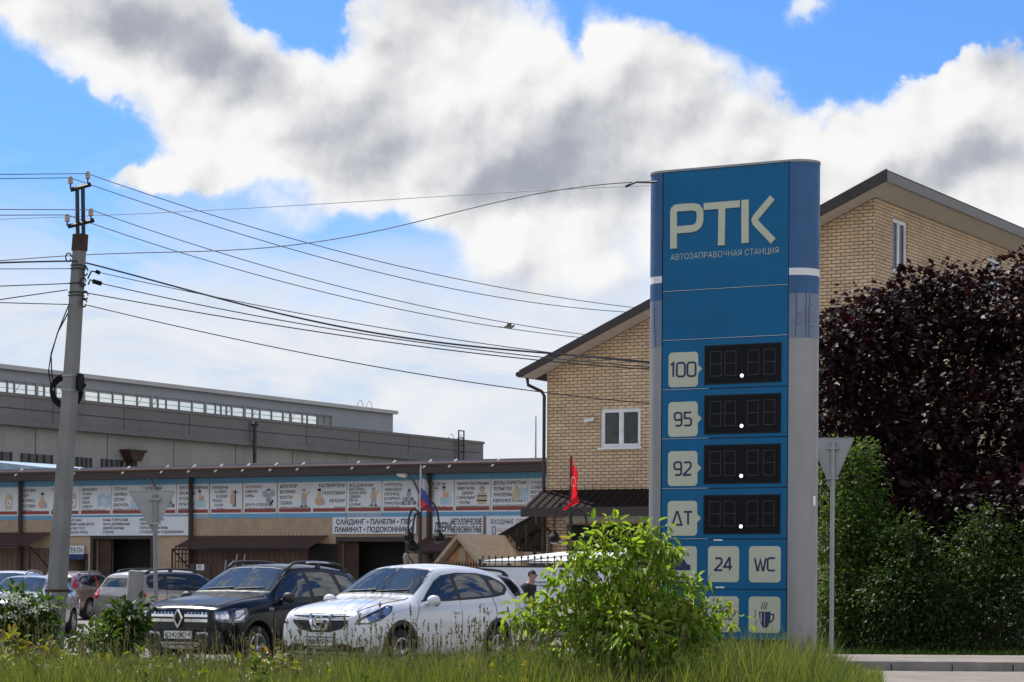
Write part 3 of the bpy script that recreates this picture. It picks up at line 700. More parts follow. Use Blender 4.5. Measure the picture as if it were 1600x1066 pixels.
for px in (60, 150, 226, 286, 328, 370, 412, 455, 497, 582, 638, 694, 733, 800):
    s_ = ms(px, 730); mb = MB(); mb.tube([FM(s_ - .10, -1.22, zE1 - .16), FM(s_ + .12, -1.0, zE1 + .12)], .035, 4); mb.build('snow_guard', M_WHITE, roofm)
mb = MB(); mb.tube([FM(m0, -1.17, zE1 - .02), FM(m1, -1.17, zE1 - .02)], .07, 6); mb.build('gutter', M_BROWN, roofm)
for px in (36, 302, 674):
    s_ = ms(px, 790); mb = MB(); mb.tube([FM(s_, -.16, zE0 + .02), FM(s_, -.14, .1)], .085, 8); mb.build('downpipe', M_DKBROWN, market)
# timber shutters under the awnings
for a, b in ((0, 100), (303, 480), (660, 760)):
    mb = MB(); s0, s1 = ms(a), ms(b); n = int((s1 - s0) / .22)
    for i in range(n): mb.box(FM, s0 + (s1 - s0) * i / n, s0 + (s1 - s0) * (i + .93) / n, -.05, -.002 - .01 * (i % 2), 0, mz(380, 856) - .02)
    mb.build('shutter', M_BROWNW, market)
mb = MB(); mb.box(FM, ms(481), ms(528), -.06, -.01, 0, mz(500, 850)); mb.build('shutter', M_DARK, market)
# brown corrugated awnings
def awning(a, b, y0, y1, out, label):
    s0, s1 = ms(a), ms(b); za, zb = mz((a + b) / 2, y0), mz((a + b) / 2, y1, -out); t = thing('awning', FM((s0 + s1) / 2, 0, zb), label, 'awning', 'corrugated awnings on the market wall')
    mb = MB(); n = int((s1 - s0) / .09); vs = []
    for i in range(n + 1):
        q = s0 + (s1 - s0) * i / n; k = .04 * (i % 2); vs += [FM(q, -.01, za + k), FM(q, -out, zb + k)]
    mb.add(vs, [(2 * i, 2 * i + 2, 2 * i + 3, 2 * i + 1) for i in range(n)])
    mb.build('sheet', M_BROWN, t)
    mb = MB(); mb.tube([FM(s0, -out, zb - .03), FM(s1, -out, zb - .03)], .03, 4)
    mb.tube([FM(s0 + .03, -out, zb - .03), FM(s0 + .03, -.02, zb - .9)], .03, 4); mb.tube([FM(s1 - .03, -out, zb - .03), FM(s1 - .03, -.02, zb - .9)], .03, 4); mb.tube([FM(s0 + .03, -out, zb - .03), FM(s0 + .03, -.02, zb - .03)], .03, 4)
    mb.build('frame', M_DKBROWN, t)
    mb = MB(); mb.tube([FM(s0 + .02, -out, zb), FM(s0 + .02, -out, 0)], .035, 4); mb.tube([FM(s1 - .02, -out, zb), FM(s1 - .02, -out, 0)], .035, 4); mb.build('post', M_RUST, t)
awning(-60, 80, 833, 852, 1.2, 'brown corrugated awning at the far left behind the concrete pole')
awning(303, 514, 838, 857, 1.3, 'wide brown corrugated awning over the ladders and dark board')
awning(664, 762, 841, 862, 1.3, 'short brown corrugated awning behind the timber gable')
# lattice at the side of the wide awning
mb = MB(); s_ = ms(290); 
for i in range(7): mb.tube([FM(s_ + i * .16, -.6, 0), FM(s_ + i * .16, -.6, mz(300, 858))], .02, 4)
for i in range(9): mb.tube([FM(s_, -.6, .3 + i * .28), FM(s_ + .96, -.6, .3 + i * .28)], .018, 4)
solo(mb, 'lattice_screen', M_RUST, FM(s_ + .5, -.6, 0), 'rusty brown bar lattice under the left end of the wide awning', 'lattice')

# illustrated banners: white field between two blue bands, a strip of brick pattern below, list of goods and a small drawing
BM_ = [M_PANELW, M_BANBLUE, M_BANGREY, M_INK, M_INKGREY, M_INKRED, M_INKORANGE, M_INKBLUE, M_INKTAN, M_INKSLATE]
def drawing(mb, c, z, h, kind):
    """a small generic printed sketch"""
    d0, d1 = -.032, -.027
    def pr(pts, mi, k=0): mb.prism(FM, [(c + p[0] * h, z + p[1] * h) for p in pts], d0 - k * .003, d1, mi)
    def el(x, y, rx, ry, mi, k=0): pr([(x + rx * math.cos(R(a)), y + ry * math.sin(R(a))) for a in range(0, 360, 30)], mi, k)
    if kind == 'bag':
        pr([(-.25, 0), (.28, .02), (.32, .8), (.1, .95), (-.2, .85), (-.3, .5)], 8); pr([(-.1, .2), (.2, .2), (.2, .6), (-.1, .55)], 0, 1); pr([(-.04, .3), (.05, .3), (.03, .5)], 3, 2)
    elif kind == 'cloth':
        pr([(-.45, .1), (-.1, .2), (.2, .02), (.5, .15), (.5, .85), (.25, .7), (0, .92), (-.45, .75)], 7); el(.05, .4, .15, .18, 0, 1); pr([(-.02, .3), (.1, .3), (.05, .5)], 9, 2)
    elif kind == 'worker':
        pr([(-.16, 0), (-.04, 0), (0, .3), (.06, 0), (.2, 0), (.16, .55), (-.14, .55)], 9); pr([(-.2, .4), (.2, .4), (.14, .72), (-.12, .72)], 6, 1); el(0, .82, .1, .11, 8, 2); pr([(-.13, .86), (.16, .86), (.08, .98), (-.08, .98)], 9, 3)
        pr([(.14, .68), (.36, .84), (.4, .78), (.18, .58)], 8, 2); pr([(-.2, .04), (-.04, .04), (-.04, -.03), (-.24, -.03)], 3, 3); pr([(.06, .04), (.24, .04), (.26, -.03), (.06, -.03)], 3, 3)
    elif kind == 'sitting':
        el(0, .28, .3, .26, 6); pr([(-.16, .4), (.16, .4), (.12, .7), (-.1, .7)], 8, 1); el(0, .8, .1, .11, 8, 2); pr([(-.12, .84), (.14, .84), (.08, .98), (-.06, .98)], 3, 3); el(.26, .2, .12, .16, 9, 1)
    elif kind == 'barrel':
        pr([(-.24, 0), (.24, 0), (.32, .3), (.24, .62), (-.24, .62), (-.32, .3)], 8); pr([(-.3, .16), (.3, .16), (.31, .24), (-.31, .24)], 3, 1); pr([(-.3, .42), (.3, .42), (.29, .48), (-.29, .48)], 3, 1); el(0, .76, .13, .13, 8, 1); pr([(-.18, .82), (.2, .82), (.1, .98), (-.08, .98)], 9, 2)
    elif kind == 'mouse':
        el(-.24, .72, .2, .2, 9); el(.26, .74, .2, .2, 9); el(0, .52, .2, .22, 9, 1); pr([(-.12, .04), (.1, .04), (.16, .4), (-.14, .4)], 9, 1); pr([(.1, .08), (.34, .3), (.28, .4), (.06, .16)], 3, 2); pr([(-.12, .9), (.1, .9), (.08, 1.0), (-.08, 1.0)], 3, 2)
    elif kind == 'heap':
        for a in range(9): el(-.34 + .17 * (a % 5), .12 + .2 * (a // 5), .13, .12, 9 if a % 2 else 4, a % 2)
        el(-.02, .58, .16, .17, 9, 1); el(0, .8, .1, .1, 4, 2)
    elif kind == 'tiles':
        for a in range(3):
            for b in range(3): pr([(.0 + a * .19, .2 + b * .22), (.17 + a * .19, .2 + b * .22), (.17 + a * .19, .4 + b * .22), (0 + a * .19, .4 + b * .22)], 7)
        pr([(-.4, .3), (-.1, .1), (.08, .4), (.0, .8), (-.2, .9), (-.4, .6)], 8, 1); el(-.14, .88, .1, .1, 6, 2)
    elif kind == 'bath':
        pr([(-.3, 0), (.32, 0), (.36, .4), (-.34, .4)], 7); pr([(-.16, .38), (.18, .38), (.2, .66), (-.14, .7)], 6, 1); el(-.1, .82, .1, .1, 8, 2); pr([(-.2, .86), (0, .88), (-.04, 1.0), (-.16, 1.0)], 3, 3)
    elif kind == 'rope':
        pr([(.02, 0), (.1, 0), (.1, .98), (.02, .98)], 3); pr([(-.2, .86), (.3, .80), (.3, .84), (-.2, .92)], 3); pr([(-.28, .2), (.02, .1), (.06, .7), (-.12, .98), (-.26, .6)], 6, 1); el(-.14, .84, .09, .1, 8, 2); pr([(-.16, 0), (.0, 0), (-.02, .2), (-.12, .2)], 9, 2)
panels_ = [
 (-32, 28, ['ЗАМКИ', 'РУЧКИ', 'НАВЕСЫ', 'ПЕТЛИ'], 'bag', 'L', 1),
 (30, 78, ['ПОКРОВКА', 'КЛЕЙ', 'ЗАТИРКА', 'ШПАТЛЕВКА', 'СМЕСИ'], 'sitting', 'L', 1), (80, 124, ['ПОБЕЛКА', 'МЕЛ'], 'bag', 'L', 1),
 (127, 173, ['ШПАКЛЕВКА', 'СУХАЯ', 'КЛЕИ', 'ПЕНА', 'СМЕСИ', 'ПОЛИКАРБОНАТ'], 'cloth', 'L', 1), (176, 222, ['ПЛЕНКИ', 'ОБИВКА', 'СЕТКИ', 'БРУСЧАТКА', 'РЕЙКА СТЕНКА'], 'bath', 'L', 1),
 (225, 275, ['КОЛЕСИКИ', 'ТРУБЫ', 'ШЛАНГИ', 'ФИТИНГИ'], 'heap', 'L', 1), (278, 326, ['ЛЕНТА МАЛЯРНАЯ', 'ПРОФИЛЬ', 'УГОЛКИ', 'МУЛЬТИТЕН', 'ГИДРОИЗОЛ'], 'bath', 'L', 1),
 (330, 378, ['КАРАБИНЫ', 'ТАЛРЕП', 'КОУШИ', 'ТРОСА', 'САЛИ', 'ЦЕПИ'], 'rope', 'L', 1), (382, 432, ['ИНСТРУМЕНТ', 'СВЕРЛА', 'БУРЫ', '', 'КРУГИ ОТРЕЗНЫЕ', 'АЛМАЗНЫЕ ДИСКИ'], 'mouse', 'L', 1),
 (436, 487, ['ШПАТЕЛИ', 'ВАЛИКИ', 'КИСТИ', 'ТЕРКИ', 'СЕТКА ШТУКАТУРНАЯ'], 'worker', 'L', 1), (489, 541, ['РАСТВОРИТЕЛИ', 'ГРУНТОВКИ', 'КРАСКИ', 'ЛАКИ'], 'sitting', 'R', 2),
 (544, 596, ['ВСЁ ДЛЯ БАНИ', 'ВАГОНКА', 'ОСИНА ЛИПА', 'ДВЕРИ', 'ПЕЧИ', 'КАМНИ', 'ПРИНАДЛЕЖНОСТИ'], 'worker', 'L', 1), (599, 652, ['АНТИПЛЕСЕНЬ', 'АКВАДЕКС', 'НЕОМИД', 'КСЕЙРОЛ', 'ПИНОТЕКС', 'БЕЛИНКА'], 'heap', 'L', 1),
 (655, 709, ['ВСЁ ДЛЯ ПЕЧИ', 'ХОЗ ИНВЕНТАРЬ', 'КИРПИЧ', 'ЦЕМЕНТ', 'ПЕСОК', 'ГЛИНА', 'ВСЁ ДЛЯ БАНИ'], 'bath', 'L', 1), (712, 766, ['ПАНЕЛИ ПЛАСТИКОВЫЕ', 'САЙДИНГ ВАГОНКА', 'ДВЕРИ', 'ГАРМОШКИ', 'ПОЛЫ', 'ЛАМИНИРОВАННЫЕ'], 'barrel', 'L', 1),
 (769, 824, ['ДОСКА ПАРКЕТНАЯ', 'ТЕПЛЫЙ ПОЛ', 'ЛИНОЛЕУМЫ', 'КЕРАМОГРАНИТ', 'ПЛИТКА КЕРАМИЧЕСКАЯ'], 'tiles', 'L', 1), (827, 878, ['СЭНДВИЧ', 'СТОЛЕШНИЦЫ', 'РЕЕЧНЫЕ', 'ПОТОЛКИ', 'ПОДОКОННИКИ', 'ПЛАСТИК'], 'tiles', 'L', 1)]
DRAWN = {'worker': 'a standing figure in a hat', 'bag': 'a tan sack', 'sitting': 'a crouching orange figure', 'cloth': 'a blue rippled sheet', 'bath': 'a figure in a blue tub', 'heap': 'a grey heap', 'rope': 'an orange figure on a black post', 'mouse': 'a grey big-eared outline', 'barrel': 'a brown barrel', 'tiles': 'blue tiles'}
H_ = zb1 - zb0
for i, (a, b, lines, kind, al, na) in enumerate(panels_):
    s0, s1 = ms(a), ms(b); e0_, e1_ = ms(a - 1.3), ms(b + 1.3)
    t = thing('illustrated_banner', FM((s0 + s1) / 2, 0, zb0), 'market banner with %s and a list beginning %s' % (DRAWN[kind], lines[0]), 'banner', 'illustrated banners under the market eaves')
    mb = MB(); mb.box(FM, e0_, e1_ - .015, -.022, -.003, zb0, zb1, 0)
    mb.box(FM, e0_, e1_ - .015, -.026, -.022, zb1 - H_ * .17, zb1, 1); mb.box(FM, e0_, e1_ - .015, -.026, -.022, zb0, zb0 + H_ * .105, 2 if 4 < i < 7 or i == 11 else 1)
    mb.build('sheet', BM_, t)
    mb = MB(); zq = zb0 + H_ * .135; hq = H_ * .085; mb.box(FM, s0 + .02, s1 - .02, -.0255, -.021, zq, zq + hq, 3)
    n = max(4, int((s1 - s0) / .13))
    for r_ in range(3):
        for q in range(n):
            w_ = (s1 - s0 - .04) / n; x0 = s0 + .02 + w_ * q + (w_ * .4 if r_ % 2 else 0)
            mb.box(FM, x0 + .008, min(x0 + w_ - .012, s1 - .022), -.028, -.0253, zq + hq * (r_ + .12) / 3, zq + hq * (r_ + .9) / 3, 5)
    mb.build('brick_pattern', BM_, t)
    mb = MB(); n = len(lines); wv = s1 - s0; zt_ = zb1 - H_ * .22; span = H_ * .53
    for j, ln in enumerate(lines):
        if not ln: continue
        zz = zt_ - span * j / max(1, n - 1) - .11 if n > 1 else zt_ - .2; hh = .118 if n < 6 else .10
        wide = len(ln) > 11
        if al == 'R': add_text(mb, FM, ln, s1 - .05, zz, hh, d=-.027, bold=.022, mi=3, align='R', maxw=wv * .78)
        else: add_text(mb, FM, ln, s0 + .06 + (.10 * (j % 3) if kind in ('rope', 'barrel') and not wide else 0), zz, hh, d=-.027, bold=.022, mi=(5 if j == 0 and kind in ('mouse', 'bag') else (4 if j == 0 and i % 4 == 0 else 3)), maxw=wv * (.93 if wide and j in (0, n - 1, n - 2) else .52))
    mb.build('lettering', BM_, t)
    mb = MB(); drawing(mb, s0 + wv * (.2 if al == 'R' else .77), zb0 + H_ * .27, H_ * .42, kind); mb.build('illustration', BM_, t)

# boards and banners below the strip
def board(a, b, y0, y1, name, label, cat, d=-.10):
    s0, s1 = ms(a), ms(b); z1, z0 = mz((a + b) / 2, y0), mz((a + b) / 2, y1); t = thing(name, FM((s0 + s1) / 2, d, z0), label, cat, None)
    mb = MB(); mb.box(FM, s0, s1, d, d + .05, z0, z1); mb.build('panel', M_PANELW, t)
    return t, s0, s1, z0, z1, d - .004
t, s0, s1, z0, z1, d_ = board(108, 297, 808, 837, 'goods_banner', 'white goods banner with three columns of small print behind the yield sign', 'banner')
mb = MB(); cols = [['ВАГОНКА', 'ИМИТАЦИЯ БРУСА', 'БЛОК ХАУС', 'ДОСКА ПОЛА'], ['РАМЫ ТЕРРАСНЫЕ', 'ОКНА ДЕРЕВЯННЫЕ', 'ДВЕРИ БАННЫЕ', 'СТЕКЛО'], ['МЕБЕЛЬНЫЙ ЩИТ', 'ТЕРРАСНЫЕ', 'ПОРОГИ БАЛЯСИНЫ', 'СТОЛЕШНИЦЫ ПОДОКОННИКИ']]
hz = (z1 - z0)
for k, cl in enumerate(cols):
    for j, ln in enumerate(cl): add_text(mb, FM, ln, s0 + .12 + (s1 - s0) * (0, .28, .585)[k], z1 - hz * (.22 + .22 * j), hz * .135, d=d_, bold=.03, maxw=(s1 - s0) * (.25, .27, .40)[k])
mb.build('lettering', M_INK, t)
t, s0, s1, z0, z1, d_ = board(522.5, 653, 808, 834.5, 'trade_board', 'white board reading САЙДИНГ ПАНЕЛИ ПВХ ЛАМИНАТ ПОДОКОННИКИ in bold black', 'signboard', -.12)
mb = MB(); hz = z1 - z0; add_text(mb, FM, 'САЙДИНГ • ПАНЕЛИ • ПВХ', s0 + .16, z0 + hz * .57, hz * .30, w=(s1 - s0) * .92, d=d_, bold=.03); add_text(mb, FM, 'ЛАМИНАТ • ПОДОКОННИКИ', s0 + .08, z0 + hz * .12, hz * .30, w=(s1 - s0) * .93, d=d_, bold=.03); mb.build('lettering', M_INK, t)
t, s0, s1, z0, z1, d_ = board(679, 757.5, 807, 835, 'trade_board', 'white board reading ДВЕРИ МЕТАЛЛИЧЕСКИЕ МЕЖКОМНАТНЫЕ behind the curled lamp', 'signboard', -.12)
mb = MB(); hz = z1 - z0; W = s1 - s0; add_text(mb, FM, 'ДВЕРИ', s0 + .08, z0 + hz * .16, hz * .5, w=W * .32, d=d_, bold=.03); add_text(mb, FM, 'МЕТАЛЛИЧЕСКИЕ', s0 + W * .37, z0 + hz * .53, hz * .34, w=W * .61, d=d_, bold=.03); add_text(mb, FM, 'МЕЖКОМНАТНЫЕ', s0 + W * .37, z0 + hz * .10, hz * .34, w=W * .61, d=d_, bold=.03); mb.build('lettering', M_INK, t)
t, s0, s1, z0, z1, d_ = board(763, 841, 806, 849, 'door_banner', 'white banner reading ВХОДНЫЕ ДВЕРИ half hidden by the dark lean-to canopy', 'banner', -.12)
hz = z1 - z0; W = s1 - s0; mb = MB(); add_text(mb, FM, 'ВХОДНЫЕ', s0 + W * .09, z0 + hz * .70, hz * .17, w=W * .46, d=d_, bold=.01); mb.build('lettering', M_INK, t)
mb = MB(); add_text(mb, FM, 'ДВЕРИ', s0 + W * .59, z0 + hz * .70, hz * .17, w=W * .31, d=d_, bold=.01); add_text(mb, FM, 'КАСТИНО', s0 + W * .21, z0 + hz * .42, hz * .12, w=W * .34, d=d_); mb.box(FM, s0 + W * .09, s0 + W * .5, d_, d_ + .003, z0 + hz * .06, z0 + hz * .20); mb.build('lettering', M_INKRED, t)
mb = MB(); q0, q1, r0, r1 = s0 + W * .12, s0 + W * .18, z0 + hz * .33, z0 + hz * .60
for w_ in ((q0, r0, q1, r0), (q1, r0, q1, r1), (q1, r1, q0, r1), (q0, r1, q0, r0)): mb.stroke(FM, [(w_[0], w_[1]), (w_[2], w_[3])], .04, d_ - .002, d_ + .003)
mb.build('door_outline', M_INKGREY, t)
mb = MB(); add_text(mb, FM, 'АКЦИЯ', s0 + W * .13, z0 + hz * .09, hz * .08, d=d_ - .003, bold=.02); mb.build('lettering', M_PANELW, t)
t, s0, s1, z0, z1, d_ = board(102.5, 134.5, 853, 866, 'glass_sign', 'small white sign reading СТЕКЛА over a blue lower board beside the pole', 'sign', -.12)
mb = MB(); hz = z1 - z0; add_text(mb, FM, 'СТЕКЛА', s0 + .08, z0 + hz * .18, hz * .62, w=(s1 - s0) * .88, d=d_, bold=.02); mb.build('lettering', M_INK, t)
mb = MB(); mb.box(FM, s0, s1, -.12, -.07, z0 - .2, z0 - .003); mb.build('lower_board', M_CLOTHB, t)

# small goods in front of the shutters
def ladder(px, pxw, ytop, lean, label):
    d = -1.6; s_ = FM.hit(px, 870, d)[0]; zt_ = FM.hit(px, ytop, d)[1]; w = FM.hit(px + pxw, 870, d)[0] - s_; mb = MB()
    for q in (0, w): mb.tube([FM(s_ + q, d - lean, 0), FM(s_ + q + w * .15, d, zt_)], .025, 4)
    for k in range(1, 9): f = k / 9; mb.tube([FM(s_ + w * .15 * f, d - lean * (1 - f), zt_ * f), FM(s_ + w * (1 + .15 * f), d - lean * (1 - f), zt_ * f)], .02, 4)
    solo(mb, 'ladder', M_STEEL, FM(s_ + w / 2, d, 0), label, 'ladder', 'ladders under the wide awning')
ladder(352, 11, 875, .5, 'left aluminium ladder under the wide brown awning'); ladder(369, 12, 866, .6, 'taller right aluminium ladder under the wide brown awning')
d = -1.5; s0 = FM.hit(292, 890, d)[0]; s1 = FM.hit(331, 890, d)[0]; z1 = FM.hit(310, 881, d)[1]; t = thing('notice_stand', FM((s0 + s1) / 2, d, 0), 'dark freestanding board with a white notice under the wide awning', 'notice board')
mb = MB(); mb.prism(FM, [(s0, 0), (s1 + .1, 0), (s1 - .1, z1), (s0 + .15, z1)], d, d + .06); mb.build('panel', M_DKBROWN, t)
a_, za = FM.hit(307, 891, d); b_, zb_ = FM.hit(319, 882, d); mb = MB(); mb.box(FM, a_, b_, d - .01, d, za, zb_); pp = mb.build('notice', M_PANELW, t)
mb = MB()
for k in range(4): mb.box(FM, a_ + .05, b_ - .06 * (k % 2 + 1), d - .014, d - .010, za + (zb_ - za) * (.15 + .22 * k), za + (zb_ - za) * (.25 + .22 * k))
mb.build('print', M_INK, pp)
# wall floodlights on bent arms
for px, lab in ((243, 'left white wall lamp on a bent arm above the yield sign'), (650, 'right white wall lamp on a bent arm by the tricolour flag')):
    s_ = ms(px, 745); zz = mz(px, 744); t = thing('wall_lamp', FM(s_ + .1, -.1, zz - .5), lab, 'lamp', 'wall lamps over the banners')
    mb = MB(); mb.tube([FM(s_ + .22, -.03, zz - .7), FM(s_ + .22, -.5, zz - .2), FM(s_ + .12, -.9, zz + .05)], .045, 6); mb.build('arm', M_STEEL, t)
    mb = MB(); mb.lathe(FM(s_ + .14, -.88, zz + .0), [(.03, -.05), (.12, 0), (.13, .25), (.05, .34)], 10, (-U * .75 - NRM * .35 + ZZ * .22).normalized()); mb.build('lamp_head', M_WHITE, t)
# thin mast behind the roof
mb = MB(); p = FM.hit(837, 720, 6); mb.tube([FM(p[0], 6, 4), FM(p[0], 6, FM.hit(837, 650, 6)[1])], [.05, .02], 5); solo(mb, 'antenna_mast', M_STEEL, FM(p[0], 6, 4), 'thin bare mast standing on the market roof beside the house', 'mast')

# ------------------------------------------------------------------ factory hall behind
FH = Frame(P(747, 900, 168.0), NRM, -U)
hall = thing('factory_hall', FH(-30, 10, 0), 'big grey concrete factory hall with a strip of clerestory glazing', 'factory')
HS0 = -95.0
zh = lambda px, py, d=0: FH.hit(px, py, d)[1]
zHt = zh(400, 659.5); zHl = zh(400, 691); zHb = zh(150, 718)
mb = MB(); mb.box(FH, HS0, 0, 0, 34, 0, zHt); mb.build('wall', M_CONC2, hall)
mb = MB(); mb.box(FH, HS0, .02, -.35, -.002, zHl, zHt + .02); mb.box(FH, HS0, .06, -.5, -.352, zHl - .28, zHl + .03); ob = mb.build('upper_wall', M_CONC3, hall)
mb = MB(); mb.box(FH, HS0, .1, -.42, 34, zHt + .022, zHt + .2); mb.build('coping', M_CONC3, hall)
D2 = 9.0; sU1 = FH.hit(614, 660, D2)[0]; zU1 = FH.hit(400, 617, D2)[1]; zG0 = FH.hit(400, 657, D2)[1]; zG1 = FH.hit(400, 637, D2)[1]; zP = FH.hit(400, 623, D2)[1]; sG1 = FH.hit(521, 660, D2)[0]
mb = MB(); mb.box(FH, HS0, sU1, D2, D2 + 1.5, zHt, zG0); mb.box(FH, sG1, sU1, D2, D2 + 1.5, zG0, zP); mb.box(FH, HS0, sG1, D2, D2 + 1.5, zG1, zP); mb.build('clerestory_wall', M_HALLGREY, hall)
mb = MB(); mb.box(FH, HS0, sU1 + .1, D2 - .4, D2 + 1.9, zP + .003, zU1); mb.build('parapet', M_HALLPARA, hall)
mb = MB(); q = sG1; rr_ = random.Random(3); k = 0
gl = MB(); gl.box(FH, HS0, sG1, D2 + .15, D2 + .17, zG0, zG1); gw = gl.build('window', M_SKYGLASS, hall)
while q > HS0:
    w = .05 if k % 5 else .18; mb.box(FH, q - w, q, D2 - .02, D2 + .12, zG0, zG1); q -= w + rr_.choice((.55, .8, 1.0, 1.3)); k += 1
    if rr_.random() < .3: mb.tube([FH(q, D2 + .2, zG0), FH(q + .8, D2 + .2, zG1)], .025, 4)
mb.box(FH, HS0, sG1, D2 + .18, D2 + .22, (zG0 + zG1) / 2 - .015, (zG0 + zG1) / 2 + .015); mb.build('mullions', M_HALLGREY, gw)
# panel joints, lower windows, pipe, vent
mb = MB()
q = -5.0
while q > HS0: mb.box(FH, q, q + .06, -.004, -.0005, 0, zHl - .28); q -= 6
mb.box(FH, HS0, 0, -.003, -.0005, zHl - 4.0, zHl - 3.92); q = -4.0
while q > HS0: mb.box(FH, q, q + .07, -.354, -.3505, zHl + .03, zHt); q -= 6
mb.box(FH, HS0, 0, -.354, -.3505, (zHl + zHt) / 2 - .03, (zHl + zHt) / 2 + .03); mb.build('panel_joints', M_DARKSTEEL, hall)
for a, b in ((-40, 16), (33, 80), (113, 141), (158, 190)):
    s0, s1 = FH.hit(a, 725)[0], FH.hit(b, 725)[0]; z1 = zh(80, 711.5); z0 = z1 - 3.2
    mb = MB(); mb.box(FH, s0, s1, -.05, -.003, z0, z1); w = mb.build('window', M_WGLASS, hall)
    mb = MB()
    for k in range(5): mb.box(FH, s0 + (s1 - s0) * k / 4 - .06, s0 + (s1 - s0) * k / 4 + .06, -.09, -.052, z0, z1)
    mb.build('window_bars', M_DARKSTEEL, w)
s_, z1 = FH.hit(382.5, 666); z0 = zh(382, 724); mb = MB(); mb.tube([FH(s_, -.75, z0), FH(s_, -.75, z1)], .12, 6); mb.lathe(FH(s_, -.75, z1), [(.2, 0), (.24, .1), (.1, .3)], 8); mb.build('vent_pipe', M_DARKSTEEL, hall)
s0, z0 = FH.hit(196, 724, -.4); s1, z1 = FH.hit(221, 704, -.4); mb = MB(); mb.prism(FH, [(s0 + .35, z0 + .15), (s1 - .35, z0 + .15), (s1, z1 - .12), (s0, z1 - .12)], -.7, -.02); mb.box(FH, s0 - .08, s1 + .08, -.75, -.02, z1 - .12, z1); mb.box(FH, s0 + .5, s1 - .5, -.5, -.03, z0 - .4, z0 + .15); mb.build('vent_box', M_RUST, hall)
for px, py, d in ((570, 637, D2), (712, 690, 0)):
    mb = MB(); s_, z_ = FH.hit(px, py, d); 
    for off in (-.3, .3): mb.tube([FH(s_ + off * 2 - .35, d, z_ - .3)] + [FH(s_ + off * 2 - .35 * math.cos(R(a)), d, z_ + .1 + .4 * math.sin(R(a))) for a in range(0, 181, 30)] + [FH(s_ + off * 2 + .35, d, z_ - .3)], .022, 4)
    mb.build('ladder_hoops', M_STEEL, hall)
mb = MB(); s_, z_ = FH.hit(709, 720); zt_ = zHt + .8
for o_ in (-.35, .35): mb.tube([FH(s_ + o_, -.6, zHl - 3), FH(s_ + o_, -.6, zt_)], .05, 4)
z_ = zHl - 3
while z_ < zt_: mb.tube([FH(s_ - .35, -.6, z_), FH(s_ + .35, -.6, z_)], .04, 4); z_ += .5
mb.build('wall_ladder', M_DARKSTEEL, hall)
# pale blue shed roof end peeping over the market roof at the far left
mb = MB(); FQ = Frame(P(20, 900, 104.0), U, NRM); a_ = FQ.hit(-60, 722)[0]; b_ = FQ.hit(66, 728)[0]; za, zb_ = FQ.hit(0, 723.5)[1], FQ.hit(66, 730)[1]
t = thing('shed', FQ((a_ + b_) / 2, 3, 0), 'low shed with pale blue metal roof behind the market at the far left', 'shed')
mb.box(FQ, a_, b_ - .1, .1, 6, 0, zb_ - .25); mb.build('wall', M_CONC2, t)
mb = MB(); mb.prism(FQ, [(a_, za - .25 + .1), (b_, zb_ - .22), (b_, zb_), (a_, za + .25)], 0, 6.2); mb.build('roof', mat('pale_blue_metal', (.36, .46, .55), .4, .3), t)

# ------------------------------------------------------------------ front yard of the market: fence, lean-to, canopies, gable, lamps
FF = Frame(P(820, 900, 60.0), U, NRM)
fs = lambda px, py=900, d=0: FF.hit(px, py, d)
t = thing('fence', FF(fs(825)[0], 0, 0), 'white sheet fence with small black print and spiked iron rail on top', 'fence')
a_, b_ = fs(748)[0], fs(1010)[0]; zt_ = fs(820, 887)[1]
mb = MB(); mb.box(FF, a_, b_, 0, .06, .05, zt_); mb.build('panel', M_PANELW, t)
mb = MB(); mb.box(FF, a_, b_, .01, .05, zt_ + .003, zt_ + .05); mb.box(FF, a_, b_, .015, .045, zt_ + .15, zt_ + .175)
q = a_ + .1
while q < b_: mb.lathe(FF(q, .03, zt_ + .02), [(.012, 0), (.012, .2), (.035, .225), (.0, .31)], 5); q += .19
mb.build('iron_rail', M_DARKSTEEL, t)
mb = MB()
for k, (w, y) in enumerate((('Входные двери', 910), ('для вашего дома', 915))): s_, z_ = fs(834, y); add_text(mb, FF, w, s_, z_ - .02, .055, d=-.004, bold=.03, w=.62)
for k, (w, y) in enumerate((('мебель на заказ', 910), ('столярный цех', 915))): s_, z_ = fs(762, y); add_text(mb, FF, w, s_, z_ - .02, .055, d=-.004, bold=.03, w=.45)
mb.build('lettering', M_INK, t)
mb = MB(); s_, z_ = fs(828, 888.5); add_text(mb, FF, 'О', s_, z_ - .16, .13, d=-.004, bold=.03); mb.build('emblem', M_INKRED, t)
# dark iron fence to the left of it
t = thing('iron_fence', FF(fs(705)[0], .1, 0), 'dark spiked iron fence in front of the timber gable', 'fence')
a_, b_ = fs(664)[0], fs(748)[0]; z1 = fs(705, 881)[1]
mb = MB()
for zz in (.3, z1 - .28, z1 - .12): mb.box(FF, a_, b_, .09, .12, zz, zz + .03)
mb.build('rails', M_RUST, t)
mb = MB(); q = a_ + .04
while q < b_: mb.lathe(FF(q, .105, 0), [(.014, 0), (.014, z1 - .06), (.035, z1 - .03), (0, z1 + .10)], 5); q += .085
mb.build('bars', M_RUST, t)
for q in (a_, b_ - .06): mb = MB(); mb.box(FF, q, q + .06, .08, .14, 0, z1 + .12); mb.build('post', M_RUST, t)
